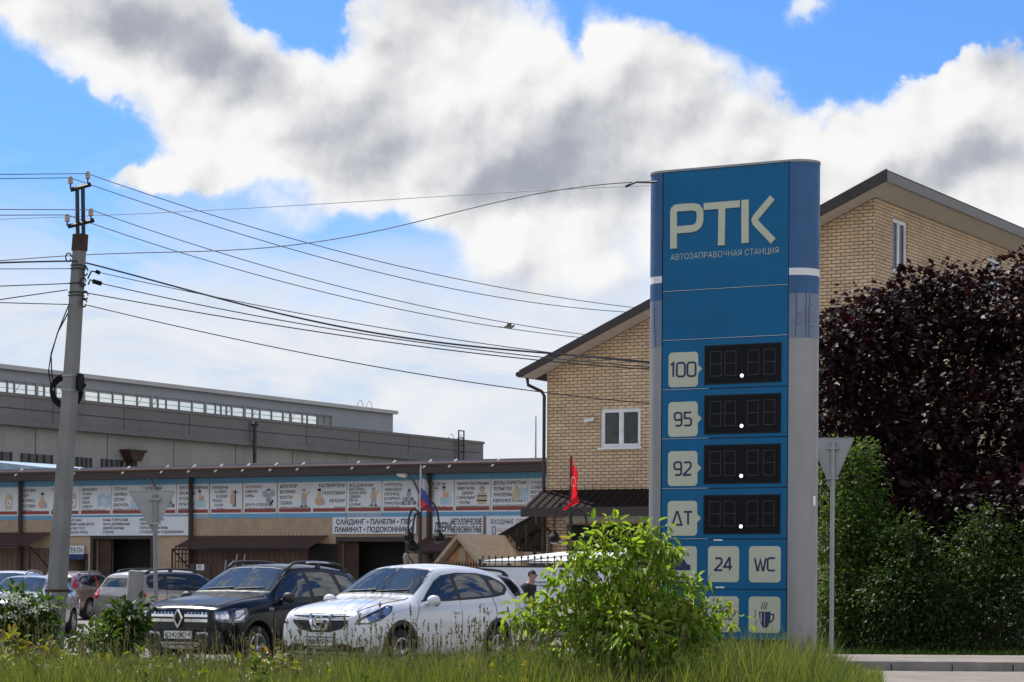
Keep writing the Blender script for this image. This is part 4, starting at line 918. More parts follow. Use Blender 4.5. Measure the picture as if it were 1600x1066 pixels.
# two pale canopies behind the fence
def canopy(a, b, ya, yb, dn, df, label, k):
    d0, d1 = dn, df; s0, s1 = fs(a, yb, d0)[0], fs(b, yb, d0)[0]; zf = fs((a + b) / 2, yb, d0)[1]; zr = fs((a + b) / 2, ya, d1)[1]
    t = thing('stall_canopy', FF((s0 + s1) / 2, (d0 + d1) / 2, 0), label, 'canopy', 'pale stall canopies behind the white fence')
    mb = MB(); mb.add([FF(s0, d0, zf), FF(s1, d0, zf), FF(s1 + k, d1, zr), FF(s0 + k, d1, zr), FF(s0, d0, zf - .05), FF(s1, d0, zf - .05), FF(s1 + k, d1, zr - .05), FF(s0 + k, d1, zr - .05)], [(0, 1, 2, 3), (4, 7, 6, 5), (0, 4, 5, 1), (1, 5, 6, 2), (2, 6, 7, 3), (3, 7, 4, 0)]); mb.build('roof_sheet', M_WHITE, t)
    for q in (s0 + .1, s1 - .2):
        mb = MB(); mb.box(FF, q, q + .07, d0 + .1, d0 + .17, 0, zf - .052); mb.build('post', M_BROWN, t)
        mb = MB(); mb.box(FF, q + k, q + .07 + k, d1 - .2, d1 - .13, 0, zr - .10); mb.build('post', M_BROWN, t)
    mb = MB(); mb.box(FF, s0 + .3, s1 - .3, d1 - .4, d1 - .35, 1.0, zr - .25); mb.build('back_board', M_BROWN, t)
canopy(746, 800, 862, 877, .8, 3.4, 'left pale sloping canopy roof behind the white fence', 1.15); canopy(824, 886, 863, 877, .7, 3.2, 'right pale sloping canopy roof under the red flag', .75)
# dark lean-to canopy against the house corner
FK = Frame(P(852, 900, 68.0), U, NRM)
a_, za = FK.hit(765, 858); b_, zb_ = FK.hit(851, 807); _, zc_ = FK.hit(851, 858)
t = thing('lean_to_canopy', FK((a_ + b_) / 2, 1, 0), 'dark lean-to canopy on a truss frame rising to the house corner', 'canopy')
mb = MB(); mb.prism(FK, [(a_, za), (b_, zb_), (b_, zb_ + .06), (a_ - .1, za + .05)], -.6, 4.5)
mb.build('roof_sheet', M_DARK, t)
mb = MB()
for d in (-.55, 1.0, 2.6, 4.3):
    mb.tube([FK(a_, d, za - .03), FK(b_, d, zc_ - .03)], .04, 4); mb.tube([FK(a_, d, za - .01), FK(b_, d, zb_ - .04)], .04, 4)
    for k in range(1, 6):
        f = k / 6; q = a_ + (b_ - a_) * f; mb.tube([FK(q, d, za + (zc_ - za) * f - .03), FK(q, d, za + (zb_ - za) * f - .04)], .025, 4)
        f2 = (k - 1) / 6; q2 = a_ + (b_ - a_) * f2; mb.tube([FK(q2, d, za + (zc_ - za) * f2 - .03), FK(q, d, za + (zb_ - za) * f - .04)], .02, 4)
mb.build('truss', M_DARKSTEEL, t)
for q in (a_ + .15, b_ - .1): mb = MB(); mb.box(FK, q, q + .08, -.5, -.42, 0, za - .05); mb.build('post', M_DARKSTEEL, t)
mb = MB(); mb.box(FK, a_ + .3, b_ - .05, 4.2, 4.25, .2, za - .1); mb.build('back_wall', M_RENDER, t)
# timber gable (a small display house)
FG = Frame(P(720, 900, 66.0), U, NRM)
g0, zg0 = FG.hit(683, 884); gp, zgp = FG.hit(724, 842); g1, _ = FG.hit(755, 874); zg1 = FG.hit(757, 873)[1]
t = thing('timber_kiosk', FG(gp, 1, 0), 'small timber kiosk with plank gable and pale pitched roof behind the iron fence', 'kiosk')
gl_, gr_ = gp - 1.05, gp + .95; ze_ = zgp - 1.12
mb = MB(); mb.prism(FG, [(gl_, 0), (gr_, 0), (gr_, ze_), (gp, zgp - .1), (gl_, ze_)], 0, 2.4); mb.build('wall', M_WOOD, t)
mb = MB(); mb.box(FG, gp - .13, gp + .10, -.03, -.002, ze_ - .6, zgp - .25)
for k in range(9): zz = ze_ - .5 + k * .17; hw = min(.9, max(.02, (zgp - .15 - zz) * .85)); mb.box(FG, gp - hw, gp + hw, -.012, -.001, zz, zz + .015)
mb.build('gable_board', M_WOODLT, t)
mb = MB()
for sg, e in ((-1, gl_ - .45), (1, gr_ + .4)):
    ex = e; ez = zgp - abs(e - gp) * 1.08
    mb.prism(FG, [(gp, zgp), (ex, ez), (ex, ez + .14), (gp, zgp + .14)], -.35 + .002 * sg, 2.6)
mb.build('roof', M_WOODLT, t)
# plaster figure by the doorway
FV = Frame(P(636, 900, 76.0), U, NRM); s_, z0 = FV.hit(634, 900); z1 = FV.hit(636, 864)[1]; h = z1
t = thing('garden_statue', FV(s_, 0, 0), 'grey plaster garden statue standing by the dark doorway', 'statue')
mb = MB(); prof = [(q_ * .62, w_) for q_, w_ in [(.24, 0), (.26, .3), (.20, .35), (.22, .9), (.26, 1.2), (.18, 1.5), (.22, 1.8), (.14, 2.05), (.08, 2.12), (.13, 2.2), (.15, 2.32), (.1, 2.45), (.0, 2.48)]]; mb.lathe(FV(s_, 0, 0), [(r, q * h / 2.48) for r, q in prof], 12); mb.ball(FV(s_ + .13, -.05, h * .6), .08, 8, 6, (1, 1, 1.9)); mb.ball(FV(s_ - .12, 0, h * .72), .07, 8, 6, (1.4, 1, 1.5)); mb.build('figure', M_CONC, t, smooth=True)

# curled lamp posts
def lamp_post(px, py_top, Y, arms, label):
    b = P(px, 900, Y); b.z = 0; top = P(px, py_top, Y).z
    t = thing('lamp_post', b, label, 'lamp post', 'curled iron lamp posts')
    mb = MB(); mb.lathe(b, [(.14, 0), (.14, .3), (.07, .4), (.05, 1.2), (.045, top)], 8); mb.build('post', M_DARKSTEEL, t)
    for (x1, y1, y2, up) in arms:     # curl: rises from the post to (mid,y1) and drops to (x1,y2)
        a = P(px, up, Y); pts = []
        for k in range(13):
            f = k / 12; ang = math.pi * f; cx_ = (px + x1) / 2; rx = (px - x1) / 2
            pts.append(P(cx_ + rx * math.cos(ang), (up if f < .5 else y2) - ((up if f < .5 else y2) - y1) * math.sin(ang), Y))
        m_ = MB(); m_.tube(pts, .03, 6); hk = pts[-1]; arm = m_.build('arm', M_DARKSTEEL, t)
        hd = MB(); hd.tube([hk, hk - ZZ * .12], .015, 4); hd.lathe(hk - ZZ * .36, [(.06, 0), (.17, .03), (.15, .11), (.06, .22), (.03, .28)], 10); hd.build('lantern', M_BLACK, t)
        gl2 = MB(); gl2.lathe(hk - ZZ * .44, [(.03, 0), (.11, .03), (.14, .075)], 10); gl2.build('lantern_glass', M_WGLASS, t)
    return t, b, top
lp, lb, ltop = lamp_post(656, 792, 62, [(686, 783, 823, 806), (638, 796, 822, 812), (645, 803, 838, 815)], 'iron lamp post with three curled arms in front of the trade boards')
lp2, lb2, ltop2 = lamp_post(891, 800, 60, [(866, 786, 823, 800), (917, 797, 822, 806)], 'iron lamp post with two curled arms before the house garage')
# little hanging chain ornament on the second
def cloth(pole_top, w_dir, pts, mats, name, parent, ):
    pass
def flag(name, Y, pole, hoist, fly, cols, label, thick=.015, wav=.12):
    """pole: two pixels; hoist: (px,py) top and bottom of the attached edge; fly: loose edge points from top to bottom; cols: stripes from top to bottom"""
    a, b = P(*pole[0], Y), P(*pole[1], Y); t = thing(name, b, label, 'flag')
    mb = MB(); mb.tube([b, a], .025, 6); mb.build('pole', M_CLOTHW if len(cols) > 1 else M_DARKSTEEL, t)
    ht, hb = P(*hoist[0], Y), P(*hoist[1], Y); fl = [P(*q, Y) for q in fly]; nu, nv = 18, 18; n = len(cols)
    def ev(v): # loose edge
        f = v * (len(fl) - 1); i = min(int(f), len(fl) - 2); return fl[i].lerp(fl[i + 1], f - i)
    for c in range(n):
        mb = MB(); vs = []
        for j in range(nv // n + 1):
            v = (c + j / (nv // n)) / n
            for i in range(nu + 1):
                u = i / nu; p = ht.lerp(hb, v).lerp(ev(v), u); p = p + NRM * (wav * u * math.sin(u * 9 + v * 5) + .05 * u * math.sin(v * 14)) ; vs.append(p)
        w = nu + 1; m = len(vs)
        fs = [(j * w + i, j * w + i + 1, (j + 1) * w + i + 1, (j + 1) * w + i) for j in range(nv // n) for i in range(nu)]
        mb.add(vs, fs); o = mb.build('cloth' if n == 1 else 'stripe', cols[c], t, smooth=True)
    return t
flag('flag', 61.5, ((657.5, 727), (656, 800)), ((657, 741), (653, 792)), ((664, 752), (672, 775), (680, 801), (666, 799)), [M_CLOTHW, M_CLOTHB, M_CLOTHR], 'drooping white blue and red flag on the lamp post', wav=.10)
fr_ = flag('flag', 59.7, ((892, 712), (891, 800)), ((893, 712), (889, 794)), ((899, 735), (904, 765), (905, 786), (877, 797)), [M_REDBRIGHT], 'drooping red flag with pale emblem on the lamp post by the house', wav=.10)
mb = MB(); pc = P(896, 753, 59.55); mb.tube([pc + (U * math.cos(R(a)) * .07 + ZZ * math.sin(R(a)) * .12) for a in range(0, 361, 30)], .010, 4); mb.build('emblem', M_INKTAN, fr_)

# ------------------------------------------------------------------ yield signs seen from behind
def yield_sign(px, ptop, pl, pr, ptip, Y, base_lean, label, rz, extra=False):
    b = P(px, 900, Y); b = Vector((b.x + base_lean, Y, 0)); ztop_ = P(px, ptop, Y).z
    t = thing('yield_sign', b, label, 'road sign', 'yield signs seen from the back')
    fr = Frame(b, Vector((math.cos(rz), math.sin(rz), 0)), Vector((-math.sin(rz), math.cos(rz), 0)))
    sl = fr.hit(pl, ptop)[0]; sr = fr.hit(pr, ptop)[0]; zt_ = fr.hit((pl + pr) / 2, ptop)[1]; stp, ztp = fr.hit(ptip[0], ptip[1])
    off = fr.hit(px, ptop)[0]
    c_ = ((sl + sr + stp) / 3, (zt_ * 2 + ztp) / 3); pts = []
    cs = [(sl, zt_), (sr, zt_), (stp, ztp)]
    for i in range(3):
        p, q, n_ = Vector(cs[i]), Vector(cs[i - 1]), Vector(cs[(i + 1) % 3]); r = .05; d1, d2 = (q - p).normalized(), (n_ - p).normalized()
        for k in range(5): f = k / 4; pts.append(tuple(p + d1 * r * (1 - f) ** 2 + d2 * r * f ** 2))
    mb = MB(); mb.prism(fr, pts, .06, .068); mb.build('plate', M_SIGNBACK, t)
    mb = MB(); mb.stroke(fr, pts + [pts[0]], .018, .045, .072); mb.build('rim', M_STEEL, t)
    mb = MB(); mb.prism(fr, [(c_[0] + (p[0] - c_[0]) * .985, c_[1] + (p[1] - c_[1]) * .985) for p in pts], .0685, .073); mb.build('face', M_REDFLAG, t)
    mb = MB(); mb.tube([b, Vector((b.x - base_lean, b.y, zt_ - .06))], .04, 10); mb.build('post', M_STEEL if extra else M_CONC, t, angle=40)
    mb = MB()
    for f in (.2, .78): zz = zt_ - (zt_ - ztp) * f; xx = -base_lean * zz / zt_; mb.box(fr, xx - .10, xx + .10, -.05, .058, zz - .02, zz + .02)
    mb.build('clamp', M_STEEL, t)
yield_sign(241, 767, 200, 273.5, (240, 832), 42, .05, 'back of a yield sign on a stained leaning post between the parked cars', R(4))
yield_sign(1300, 684.5, 1266, 1334, (1299, 765), 41.5, 0, 'back of a yield sign on a straight grey post right of the price sign', R(-12), True)
# ------------------------------------------------------------------ concrete pole and wires
YP = 33.0
pb, pt = P(84, 1000, YP), P(124.5, 385, YP); dirp = (pt - pb).normalized(); pb = pb - dirp * (pb.z / dirp.z) * 1.0
pole = thing('utility_pole', pb, 'leaning concrete utility pole with steel top frame and insulators', 'utility pole')
rz_ = R(-30); ex = Vector((math.cos(rz_), math.sin(rz_), 0)); ey = Vector((-math.sin(rz_), math.cos(rz_), 0))
def polesec(p, a, b, ch=.12): return [p + ex * (a * x) + ey * (b * y) for x, y in ((1, 1 - ch), (1 - ch, 1), (-1 + ch, 1), (-1, 1 - ch), (-1, -1 + ch), (-1 + ch, -1), (1 - ch, -1), (1, -1 + ch))]
mb = MB(); L_ = (pt - pb).length; vs = []
for k in range(7): f = k / 6; vs += polesec(pb + dirp * L_ * f, .116 - .046 * f, .112 - .04 * f)
mb.add(vs, [(i * 8 + j, i * 8 + (j + 1) % 8, i * 8 + 8 + (j + 1) % 8, i * 8 + 8 + j) for i in range(6) for j in range(8)] + [tuple(range(7, -1, -1)), tuple(48 + j for j in range(8))]); mb.build('shaft', M_CONC, pole)
def sleeve(py0, py1, g, name, m):
    f0, f1 = (P(84, py0, YP).z - pb.z) / (pt.z - pb.z), (P(84, py1, YP).z - pb.z) / (pt.z - pb.z); vs = []
    for f in (f0, f1): vs += polesec(pb + dirp * L_ * f, .116 - .046 * f + g, .112 - .04 * f + g)
    mb = MB(); mb.add(vs, [(j, (j + 1) % 8, 8 + (j + 1) % 8, 8 + j) for j in range(8)] + [tuple(range(7, -1, -1)), tuple(8 + j for j in range(8))]); mb.build(name, m, pole)
sleeve(392, 366, .012, 'collar', M_RUST); sleeve(934, 922, .012, 'base_band', M_CONC); sleeve(925, 921, .02, 'base_strap', M_RUST)
for py in (587, 610): sleeve(py + 1.5, py - 1.5, .012, 'strap', M_STEEL)
for py in (415, 420, 443, 457, 462): sleeve(py + 1, py - 1, .012, 'strap', M_DARKSTEEL)
mb = MB()
for o_ in (-.055, .055):
    mb.box(Frame(pt, ex, ey), o_ - .022, o_ + .022, -.03, .03, pt.z - .1, P(124, 290, YP).z)
fr_ = MB(); top_c = P(125, 292, YP)
for o_ in ((119, 126.5, .03), (130, 138, 0)): 
    a, b = P(o_[0] + 1, 372, YP), P(o_[1] - 3, 293, YP)
for xa, xb in ((119.5, 121), (128.5, 130)): 
    fr_.tube([P(xa + 2, 374, YP), P(xb - .5, 292, YP)], .028, 4)
fr_.build('steel_extension', M_DARKSTEEL, pole)
def crossarm(a, b): mb = MB(); mb.tube([P(*a, YP), P(*b, YP)], .032, 4); return mb.build('crossarm', M_DARKSTEEL, pole)
crossarm((110, 297), (142, 288)); crossarm((106, 354), (147, 344))
def insul(px, py, pyb):
    mb = MB(); a = P(px, pyb, YP); b = P(px, py, YP); mb.tube([a, b], .012, 5); h = b - ZZ * .03; mb.build('pin', M_DARKSTEEL, pole)
    mb = MB(); mb.lathe(b - ZZ * .06, [(.022, 0), (.040, .01), (.037, .03), (.026, .034), (.037, .045), (.037, .07), (.022, .075), (.033, .085), (.022, .105), (.0, .11)], 10); mb.build('insulator', M_PORC, pole, angle=40)
insul(110, 281, 296); insul(137, 273, 289); insul(105, 340, 353); insul(142, 331, 344)
mb = MB()
for (x, y) in ((107, 402), (133, 424), (130, 441), (133, 462), (131, 473)):
    c = P(x, y, YP - .1); mb.tube([c + U * .05 * math.cos(R(a)) + ZZ * .06 * math.sin(R(a)) for a in range(0, 331, 30)], .012, 4)
mb.build('hook', M_DARKSTEEL, pole)
mb = MB(); mb.tube([P(137, 436, YP - .1), P(143, 424, YP - .1), P(152, 425, YP - .1), P(156, 427, YP - .1)], .012, 5); mb.tube([P(150, 424, YP - .1), P(156, 427, YP - .1)], .03, 6); mb.tube([P(145, 439.5, YP - .1), P(158.5, 443.5, YP - .1)], .035, 6); mb.tube([P(138, 445, YP - .1), P(141, 437, YP - .1), P(146, 440, YP - .1)], .012, 5); mb.build('tension_clamp', M_BLACK, pole)
# cable coil and box
ct = P(100, 612, YP); cc = thing('cable_coil', ct, 'black coil of spare cable strapped round the concrete pole', 'cable coil')
mb = MB(); rc = random.Random(5)
for k in range(9):
    r = 24 + rc.uniform(-5, 2); cx_, cy_ = 103 + rc.uniform(-2, 2), 611 + rc.uniform(-2, 2); dd = -.16 - .02 * (k % 3); pts = []
    for a in range(0, 361, 20):
        x = cx_ + r * math.cos(R(a)) * .98; y = cy_ - r * math.sin(R(a)) * 1.02; Yd = YP + (-.19 if abs(math.cos(R(a))) > 2 else .20) + .02 * math.sin(a)
        pts.append(P(x, y, Yd))
    mb.tube(pts, .012, 5, cap=False)
mb.build('loops', M_BLACK, cc)
mb = MB(); mb.tube([P(107, 478, YP - .1), P(92, 515, YP), P(80, 552, YP + .1), P(76, 580, YP + .15), P(79, 600, YP + .2)], .009, 5); mb.tube([P(106, 490, YP - .1), P(90, 520, YP), P(80, 555, YP + .1), P(81, 585, YP + .15), P(84, 605, YP + .2)], .009, 5); mb.build('tail', M_BLACK, cc)
bx_ = thing('junction_box', P(126, 600, YP), 'black rounded cable closure on the right of the concrete pole', 'junction box')
mb = MB(); mb.lathe(P(125, 612, YP), [(.0, 0), (.06, .02), (.065, .18), (.05, .24), (.0, .26)], 10); mb.tube([P(124, 600, YP), P(134, 603, YP)], .03, 6); mb.build('closure', M_BLACK, bx_, angle=40)
# wires: (left px at the pole's left, pole attach, mid, end, Y at the end, radius, label)
def qcurve(pts3, n=40):
    """smooth curve through three or more (px,py,Y) points, Lagrange in px"""
    out = []; xs = [p[0] for p in pts3]
    for i in range(n + 1):
        x = xs[0] + (xs[-1] - xs[0]) * i / n; y = 0
        for a, p in enumerate(pts3):
            w = 1.0
            for b, q in enumerate(pts3):
                if a != b: w *= (x - q[0]) / (p[0] - q[0])
            y += w * p[1]
        f = (x - xs[0]) / (xs[-1] - xs[0]); iY = 1 / pts3[0][2] * (1 - f) + 1 / pts3[-1][2] * f
        out.append(P(x, y, 1 / iY))
    return out
WG = 'overhead wires on the concrete pole'
def wire(left, right, Yend, r, label, m=M_WIREG, Yleft=27.0, rend=None):
    mb = MB(); r *= .74
    if left: mb.tube(qcurve([(left[0][0], left[0][1], Yleft)] + [(p[0], p[1], YP) for p in left[1:]], 12), r, 5)
    if right:
        pts = qcurve([(right[0][0], right[0][1], YP)] + [(p[0], p[1], Yend) for p in right[1:]], 44); n = len(pts)
        mb.tube(pts, [r * (1 + (1.0 if rend is None else rend) * i / n) for i in range(n)], 5)
    solo(mb, 'overhead_wire', m, mb.v[0], label, 'wire', WG)
wire([(-150, 274), (137, 271.5)], [(137, 271.5), (360, 345), (700, 433), (1010, 483)], 76, .008, 'top wire from the pole\'s upper right insulator to behind the house roof')
wire([(-150, 281), (110, 278)], [(110, 278), (360, 361), (700, 450), (1000, 489)], 76, .008, 'thin wire from the pole\'s upper left insulator to behind the house roof')
wire([(-150, 327), (142, 328)], [(142, 328), (360, 400), (700, 487), (930, 525)], 74, .008, 'thin wire from the pole\'s lower right insulator to the house roof edge')
wire([(-150, 337), (105, 336)], [(105, 336), (360, 418), (700, 498), (930, 530)], 74, .008, 'thin wire from the pole\'s lower left insulator passing under the flying bird')
wire([(-150, 418), (60, 409), (122, 408)], [(122, 408), (248, 441), (480, 500), (700, 537), (1100, 578)], 63.5, .016, 'thick black twisted cable sagging from the pole past the house eave', M_WIRE)
wire([(-150, 421), (112, 420)], [(155, 426), (340, 465), (700, 529), (1100, 575)], 63.5, .008, 'thin wire just above the thick black cable at the house eave')
wire([(-150, 453), (112, 443)], [(158, 443), (360, 486), (700, 541), (1100, 580)], 63.5, .010, 'wire with a black tension clamp at the pole below the thick cable')
wire([(-150, 490), (105, 453)], [(130, 457), (360, 497), (700, 547), (1100, 582)], 63.5, .010, 'lowest wire of the bundle reaching the house eave', M_WIRE)
wire([(-150, 469), (110, 476)], [(132, 476), (340, 524), (700, 592), (1100, 637)], 63.5, .009, 'lone lowest wire crossing the house wall above the window', M_WIRE)
def wire2(pts, r, label, m=M_WIREG):
    mb = MB(); mb.tube(qcurve(pts, 50), r * .8, 5); solo(mb, 'overhead_wire', m, mb.v[0], label, 'wire', 'wires running to the price sign')
wire2([(-150, 347, 38), (104, 339, 36), (360, 327, 34), (860, 297, 31), (1019, 290, 30.2)], .006, 'pale thin nearly level wire running to the top of the price sign')
wire2([(-150, 399, 36), (104, 400, 35), (360, 391, 33), (560, 367, 32), (760, 320, 31.3), (880, 296, 31), (1019, 283, 30.2)], .009, 'dark sagging cable climbing to the top left of the price sign', M_WIRE)
mb = MB(); c = P(1016, 285, 30.2); mb.tube([c - U * .35 + ZZ * -.03, c - U * .2 + ZZ * .02, c, c + U * .1], .016, 5); solo(mb, 'anchor_hook', M_DARKSTEEL, c, 'small black anchor hook on the top left of the price sign', 'hook')
# flying bird
bp = P(795, 511, 58); t = thing('bird', bp, 'tiny gull flying above the house roof edge', 'bird')
mb = MB(); mb.ball(bp, .05, 10, 8, (2.4, 1, .9)); mb.ball(bp + Vector((.12, 0, .03)), .03, 8, 6); mb.add([bp + Vector((-.12, -.03, 0)), bp + Vector((-.12, .03, 0)), bp + Vector((-.26, .05, .01)), bp + Vector((-.26, -.05, .01))], [(0, 1, 2, 3)]); mb.build('body', M_CONC, t, smooth=True)
for s_ in (-1, 1):
    mb = MB(); w = [Vector((.06, 0, .03)), Vector((.07, s_ * .12, .08)), Vector((-.04, s_ * .30, .05)), Vector((-.03, s_ * .12, .06)), Vector((-.06, 0, .03))]; mb.add([bp + p for p in w] + [bp + p + Vector((0, 0, .012)) for p in w], [(0, 1, 3, 4), (1, 2, 3), (9, 8, 6, 5), (8, 7, 6), (0, 5, 6, 1), (1, 6, 7, 2), (2, 7, 8, 3), (3, 8, 9, 4)]); mb.build('wing', M_CONC, t)
# short concrete stump
c = P(205, 900, 50); c.z = 0; zt_ = P(206, 891, 50).z
mb = MB(); mb.lathe(c, [(.20, 0), (.19, .6), (.165, zt_ - .06), (.16, zt_ - .02), (.12, zt_)], 14, Vector((.07, 0, 1))); solo(mb, 'concrete_stump', M_CONC, c, 'short leaning concrete stump post between the brown and grey cars', 'post', angle=40)
# yellow marker post low in the grass
c = P(1160, 900, 29.0); c.z = 0; z_ = P(1160, 1060, 29).z
mb = MB(); mb.box(Frame(c, U, NRM), -.13, .13, -.1, .1, z_ - .05, z_); mb.box(Frame(c, U, NRM), -.05, .05, -.05, .05, 0, z_ - .05); solo(mb, 'marker_post', M_YELLOW, c, 'yellow flat-topped marker post low in the grass before the sign', 'marker')
# ------------------------------------------------------------------ cars (x forward, y to the car's left, z up; built about the ground centre)
def paint(name, col, rough=.22, metal=.0, coat=1.0):
    m = mat(name, col, rough, metal, var=.04, vscale=1.0, spec=.5, coat=coat, dirt=.03); return m
M_CARGLASS = glassmat('car_glass', (.012, .015, .017), .02)
M_CHROME = mat('chrome', (.62, .63, .65), .12, 1.0, .04)
M_ALLOY = mat('alloy', (.50, .50, .52), .3, .8, .06)
M_TYRE = mat('tyre_rubber', (.018, .018, .018), .85, 0, .2)
M_TRIM = mat('car_trim', (.020, .020, .021), .55, 0, .12)
M_LAMPG = mat('headlamp_glass', (.48, .51, .55), .08, .75, .15, 9, coat=1.0)
M_LAMPD = mat('headlamp_dark', (.06, .065, .07), .1, .6, .15, 9, coat=1.0)
M_TAIL = mat('tail_lamp', (.42, .012, .015), .12, 0, .1, 5, coat=1.0)
M_PLATE = mat('number_plate', (.62, .62, .60), .45, 0, .05)
M_SEAMD = mat('door_gap', (.006, .006, .006), .8)

def resolved(o):
    """mesh of an object with its modifiers applied"""
    bpy.context.view_layer.update()
    return bpy.data.meshes.new_from_object(o.evaluated_get(bpy.context.evaluated_depsgraph_get()))
def car_shell(st):
    vs, fs = [], []; rings = []
    for (x, w, wt, zb, zs, ze, zc) in st:
        l = lambda f, bul=0: (w * .955 + (wt - w * .955) * f + bul, zs + (ze - zs) * f)
        k = min(1, (ze - zs) / .4)
        half = [(0, zb), (w * .82, zb), (w * .965, zb + .09), (w, zb + (zs - zb) * .5), (w * .992, zs - .10), (w * .962, zs - .01), l(.10, .004), l(.5, .028 * k), l(.9, .012 * k), (wt * .90, ze + .012 * k), (wt * .5, ze + (zc - ze) * .72), (0, zc)]
        b = len(vs); n = len(half)
        vs += [(x, y, z) for y, z in half]; left = list(range(b, b + n))
        right = [left[0]]
        for j in range(1, n - 1): right.append(len(vs)); vs.append((x, -half[j][0], half[j][1]))
        right.append(left[-1]); rings.append((left, right))
    for (a, ar), (b, br) in zip(rings[:-1], rings[1:]):
        for j in range(len(a) - 1):
            fs.append((a[j], a[j + 1], b[j + 1], b[j])); fs.append((ar[j], br[j], br[j + 1], ar[j + 1]))
    for (a, ar), fl in ((rings[0], 0), (rings[-1], 1)):
        for j in range(len(a) - 1):
            f = [i for i in (a[j], ar[j], ar[j + 1], a[j + 1])]; g = []
            for i in f:
                if i not in g: g.append(i)
            fs.append(tuple(g if not fl else reversed(g)))
    return vs, fs
class Car:
    def __init__(c, spec, root):
        c.root = root; c.sp = spec
        vs, fs = car_shell(spec['st'])
        me = bpy.data.meshes.new('shell'); me.from_pydata(vs, [], fs); o = bpy.data.objects.new('shell', me); COL.objects.link(o)
        me.materials.append(spec['paint']); me.materials.append(M_TRIM)
        bm = bmesh.new(); bm.from_mesh(me); bmesh.ops.recalc_face_normals(bm, faces=bm.faces); bm.to_mesh(me); bm.free()
        sub = o.modifiers.new('s', 'SUBSURF'); sub.levels = 2; sub.render_levels = 2
        full = resolved(o); c.bvh = BVHTree.FromPolygons([v.co.copy() for v in full.vertices], [tuple(p.vertices) for p in full.polygons])
        cut = MB(); ra = spec['ra']
        for wx in spec['wx']:
            for s in (-1, 1):
                prof = [(0, .52), (ra, .52), (ra, 1.3), (0, 1.3)]
                cut.lathe((wx, 0, spec['wr'] + .01), prof[1:3], 28, (0, s, 0))
        cm_ = bpy.data.meshes.new('cut'); cm_.from_pydata(cut.v, [], cut.f); cm_.materials.append(spec['paint']); cm_.materials.append(M_TRIM)
        cm_.polygons.foreach_set('material_index', [1] * len(cm_.polygons))
        bm = bmesh.new(); bm.from_mesh(cm_); bmesh.ops.recalc_face_normals(bm, faces=bm.faces); bm.to_mesh(cm_); bm.free()
        co = bpy.data.objects.new('cut', cm_); COL.objects.link(co)
        bo = o.modifiers.new('b', 'BOOLEAN'); bo.operation = 'DIFFERENCE'; bo.object = co; bo.solver = 'EXACT'
        body = resolved(o)
        bpy.data.objects.remove(o); bpy.data.objects.remove(co)
        body.name = 'body'; body.polygons.foreach_set('use_smooth', [True] * len(body.polygons)); body.set_sharp_from_angle(angle=R(38))
        b = bpy.data.objects.new('body', body); COL.objects.link(b); b.parent = root; c.body = b
    def cast(c, view, a, z):
        if view == 'F': o, d = Vector((4, a, z)), Vector((-1, 0, 0))
        elif view == 'R': o, d = Vector((-4, a, z)), Vector((1, 0, 0))
        elif view == 'L': o, d = Vector((a, 3, z)), Vector((0, -1, 0))
        elif view == 'T': o, d = Vector((a, z, 4)), Vector((0, 0, -1))
        else:
            t = R(view); o = Vector((math.cos(t), math.sin(t), 0)) * 5 + Vector((-math.sin(t), math.cos(t), 0)) * a + Vector((0, 0, z)); d = -Vector((math.cos(t), math.sin(t), 0))
        h = c.bvh.ray_cast(o, d)
        if h[0] is None: return None, None
        n = h[1]
        if n.dot(d) > 0: n = -n
        return h[0], n
    def patch(c, name, m, view, poly, off=.004, par=None, mirror=False, res=.06, skirt=.012):
        """a piece laid on the body's own curved surface"""
        outs = []
        bm = bmesh.new(); vv = [bm.verts.new((p[0], p[1], 0)) for p in poly]; bm.faces.new(vv)
        for ax in (0, 1):
            lo, hi = min(p[ax] for p in poly), max(p[ax] for p in poly); k = max(1, int((hi - lo) / res))
            for i in range(1, k):
                co = [0, 0, 0]; co[ax] = lo + (hi - lo) * i / k; no = [0, 0, 0]; no[ax] = 1
                bmesh.ops.bisect_plane(bm, geom=bm.verts[:] + bm.edges[:] + bm.faces[:], plane_co=co, plane_no=no)
        bmesh.ops.triangulate(bm, faces=[f for f in bm.faces if len(f.verts) > 4])
        bad = []; nm = {}
        for v in bm.verts:
            p, n = c.cast(view, v.co.x, v.co.y)
            if p is None: bad.append(v)
            else: v.co = p + n * off; nm[v] = n
        bmesh.ops.delete(bm, geom=bad, context='VERTS')
        bd = [e for e in bm.edges if len(e.link_faces) == 1]; low = {}
        for e in bd:
            for v in e.verts:
                if v not in low: low[v] = bm.verts.new(v.co - nm[v] * (off + skirt))
        for e in bd:
            a, b = e.verts; bm.faces.new((a, b, low[b], low[a]))
        bmesh.ops.recalc_face_normals(bm, faces=bm.faces)
        for s in ((1, -1) if mirror else (1,)):
            me = bpy.data.meshes.new(name); bm.to_mesh(me)
            if s < 0:
                for v in me.vertices: v.co.y = -v.co.y
                me.flip_normals()
            me.polygons.foreach_set('use_smooth', [True] * len(me.polygons)); me.set_sharp_from_angle(angle=R(50))
            o = bpy.data.objects.new(name, me); COL.objects.link(o); o.parent = par or c.root; me.materials.append(m); outs.append(o)
        bm.free(); return outs
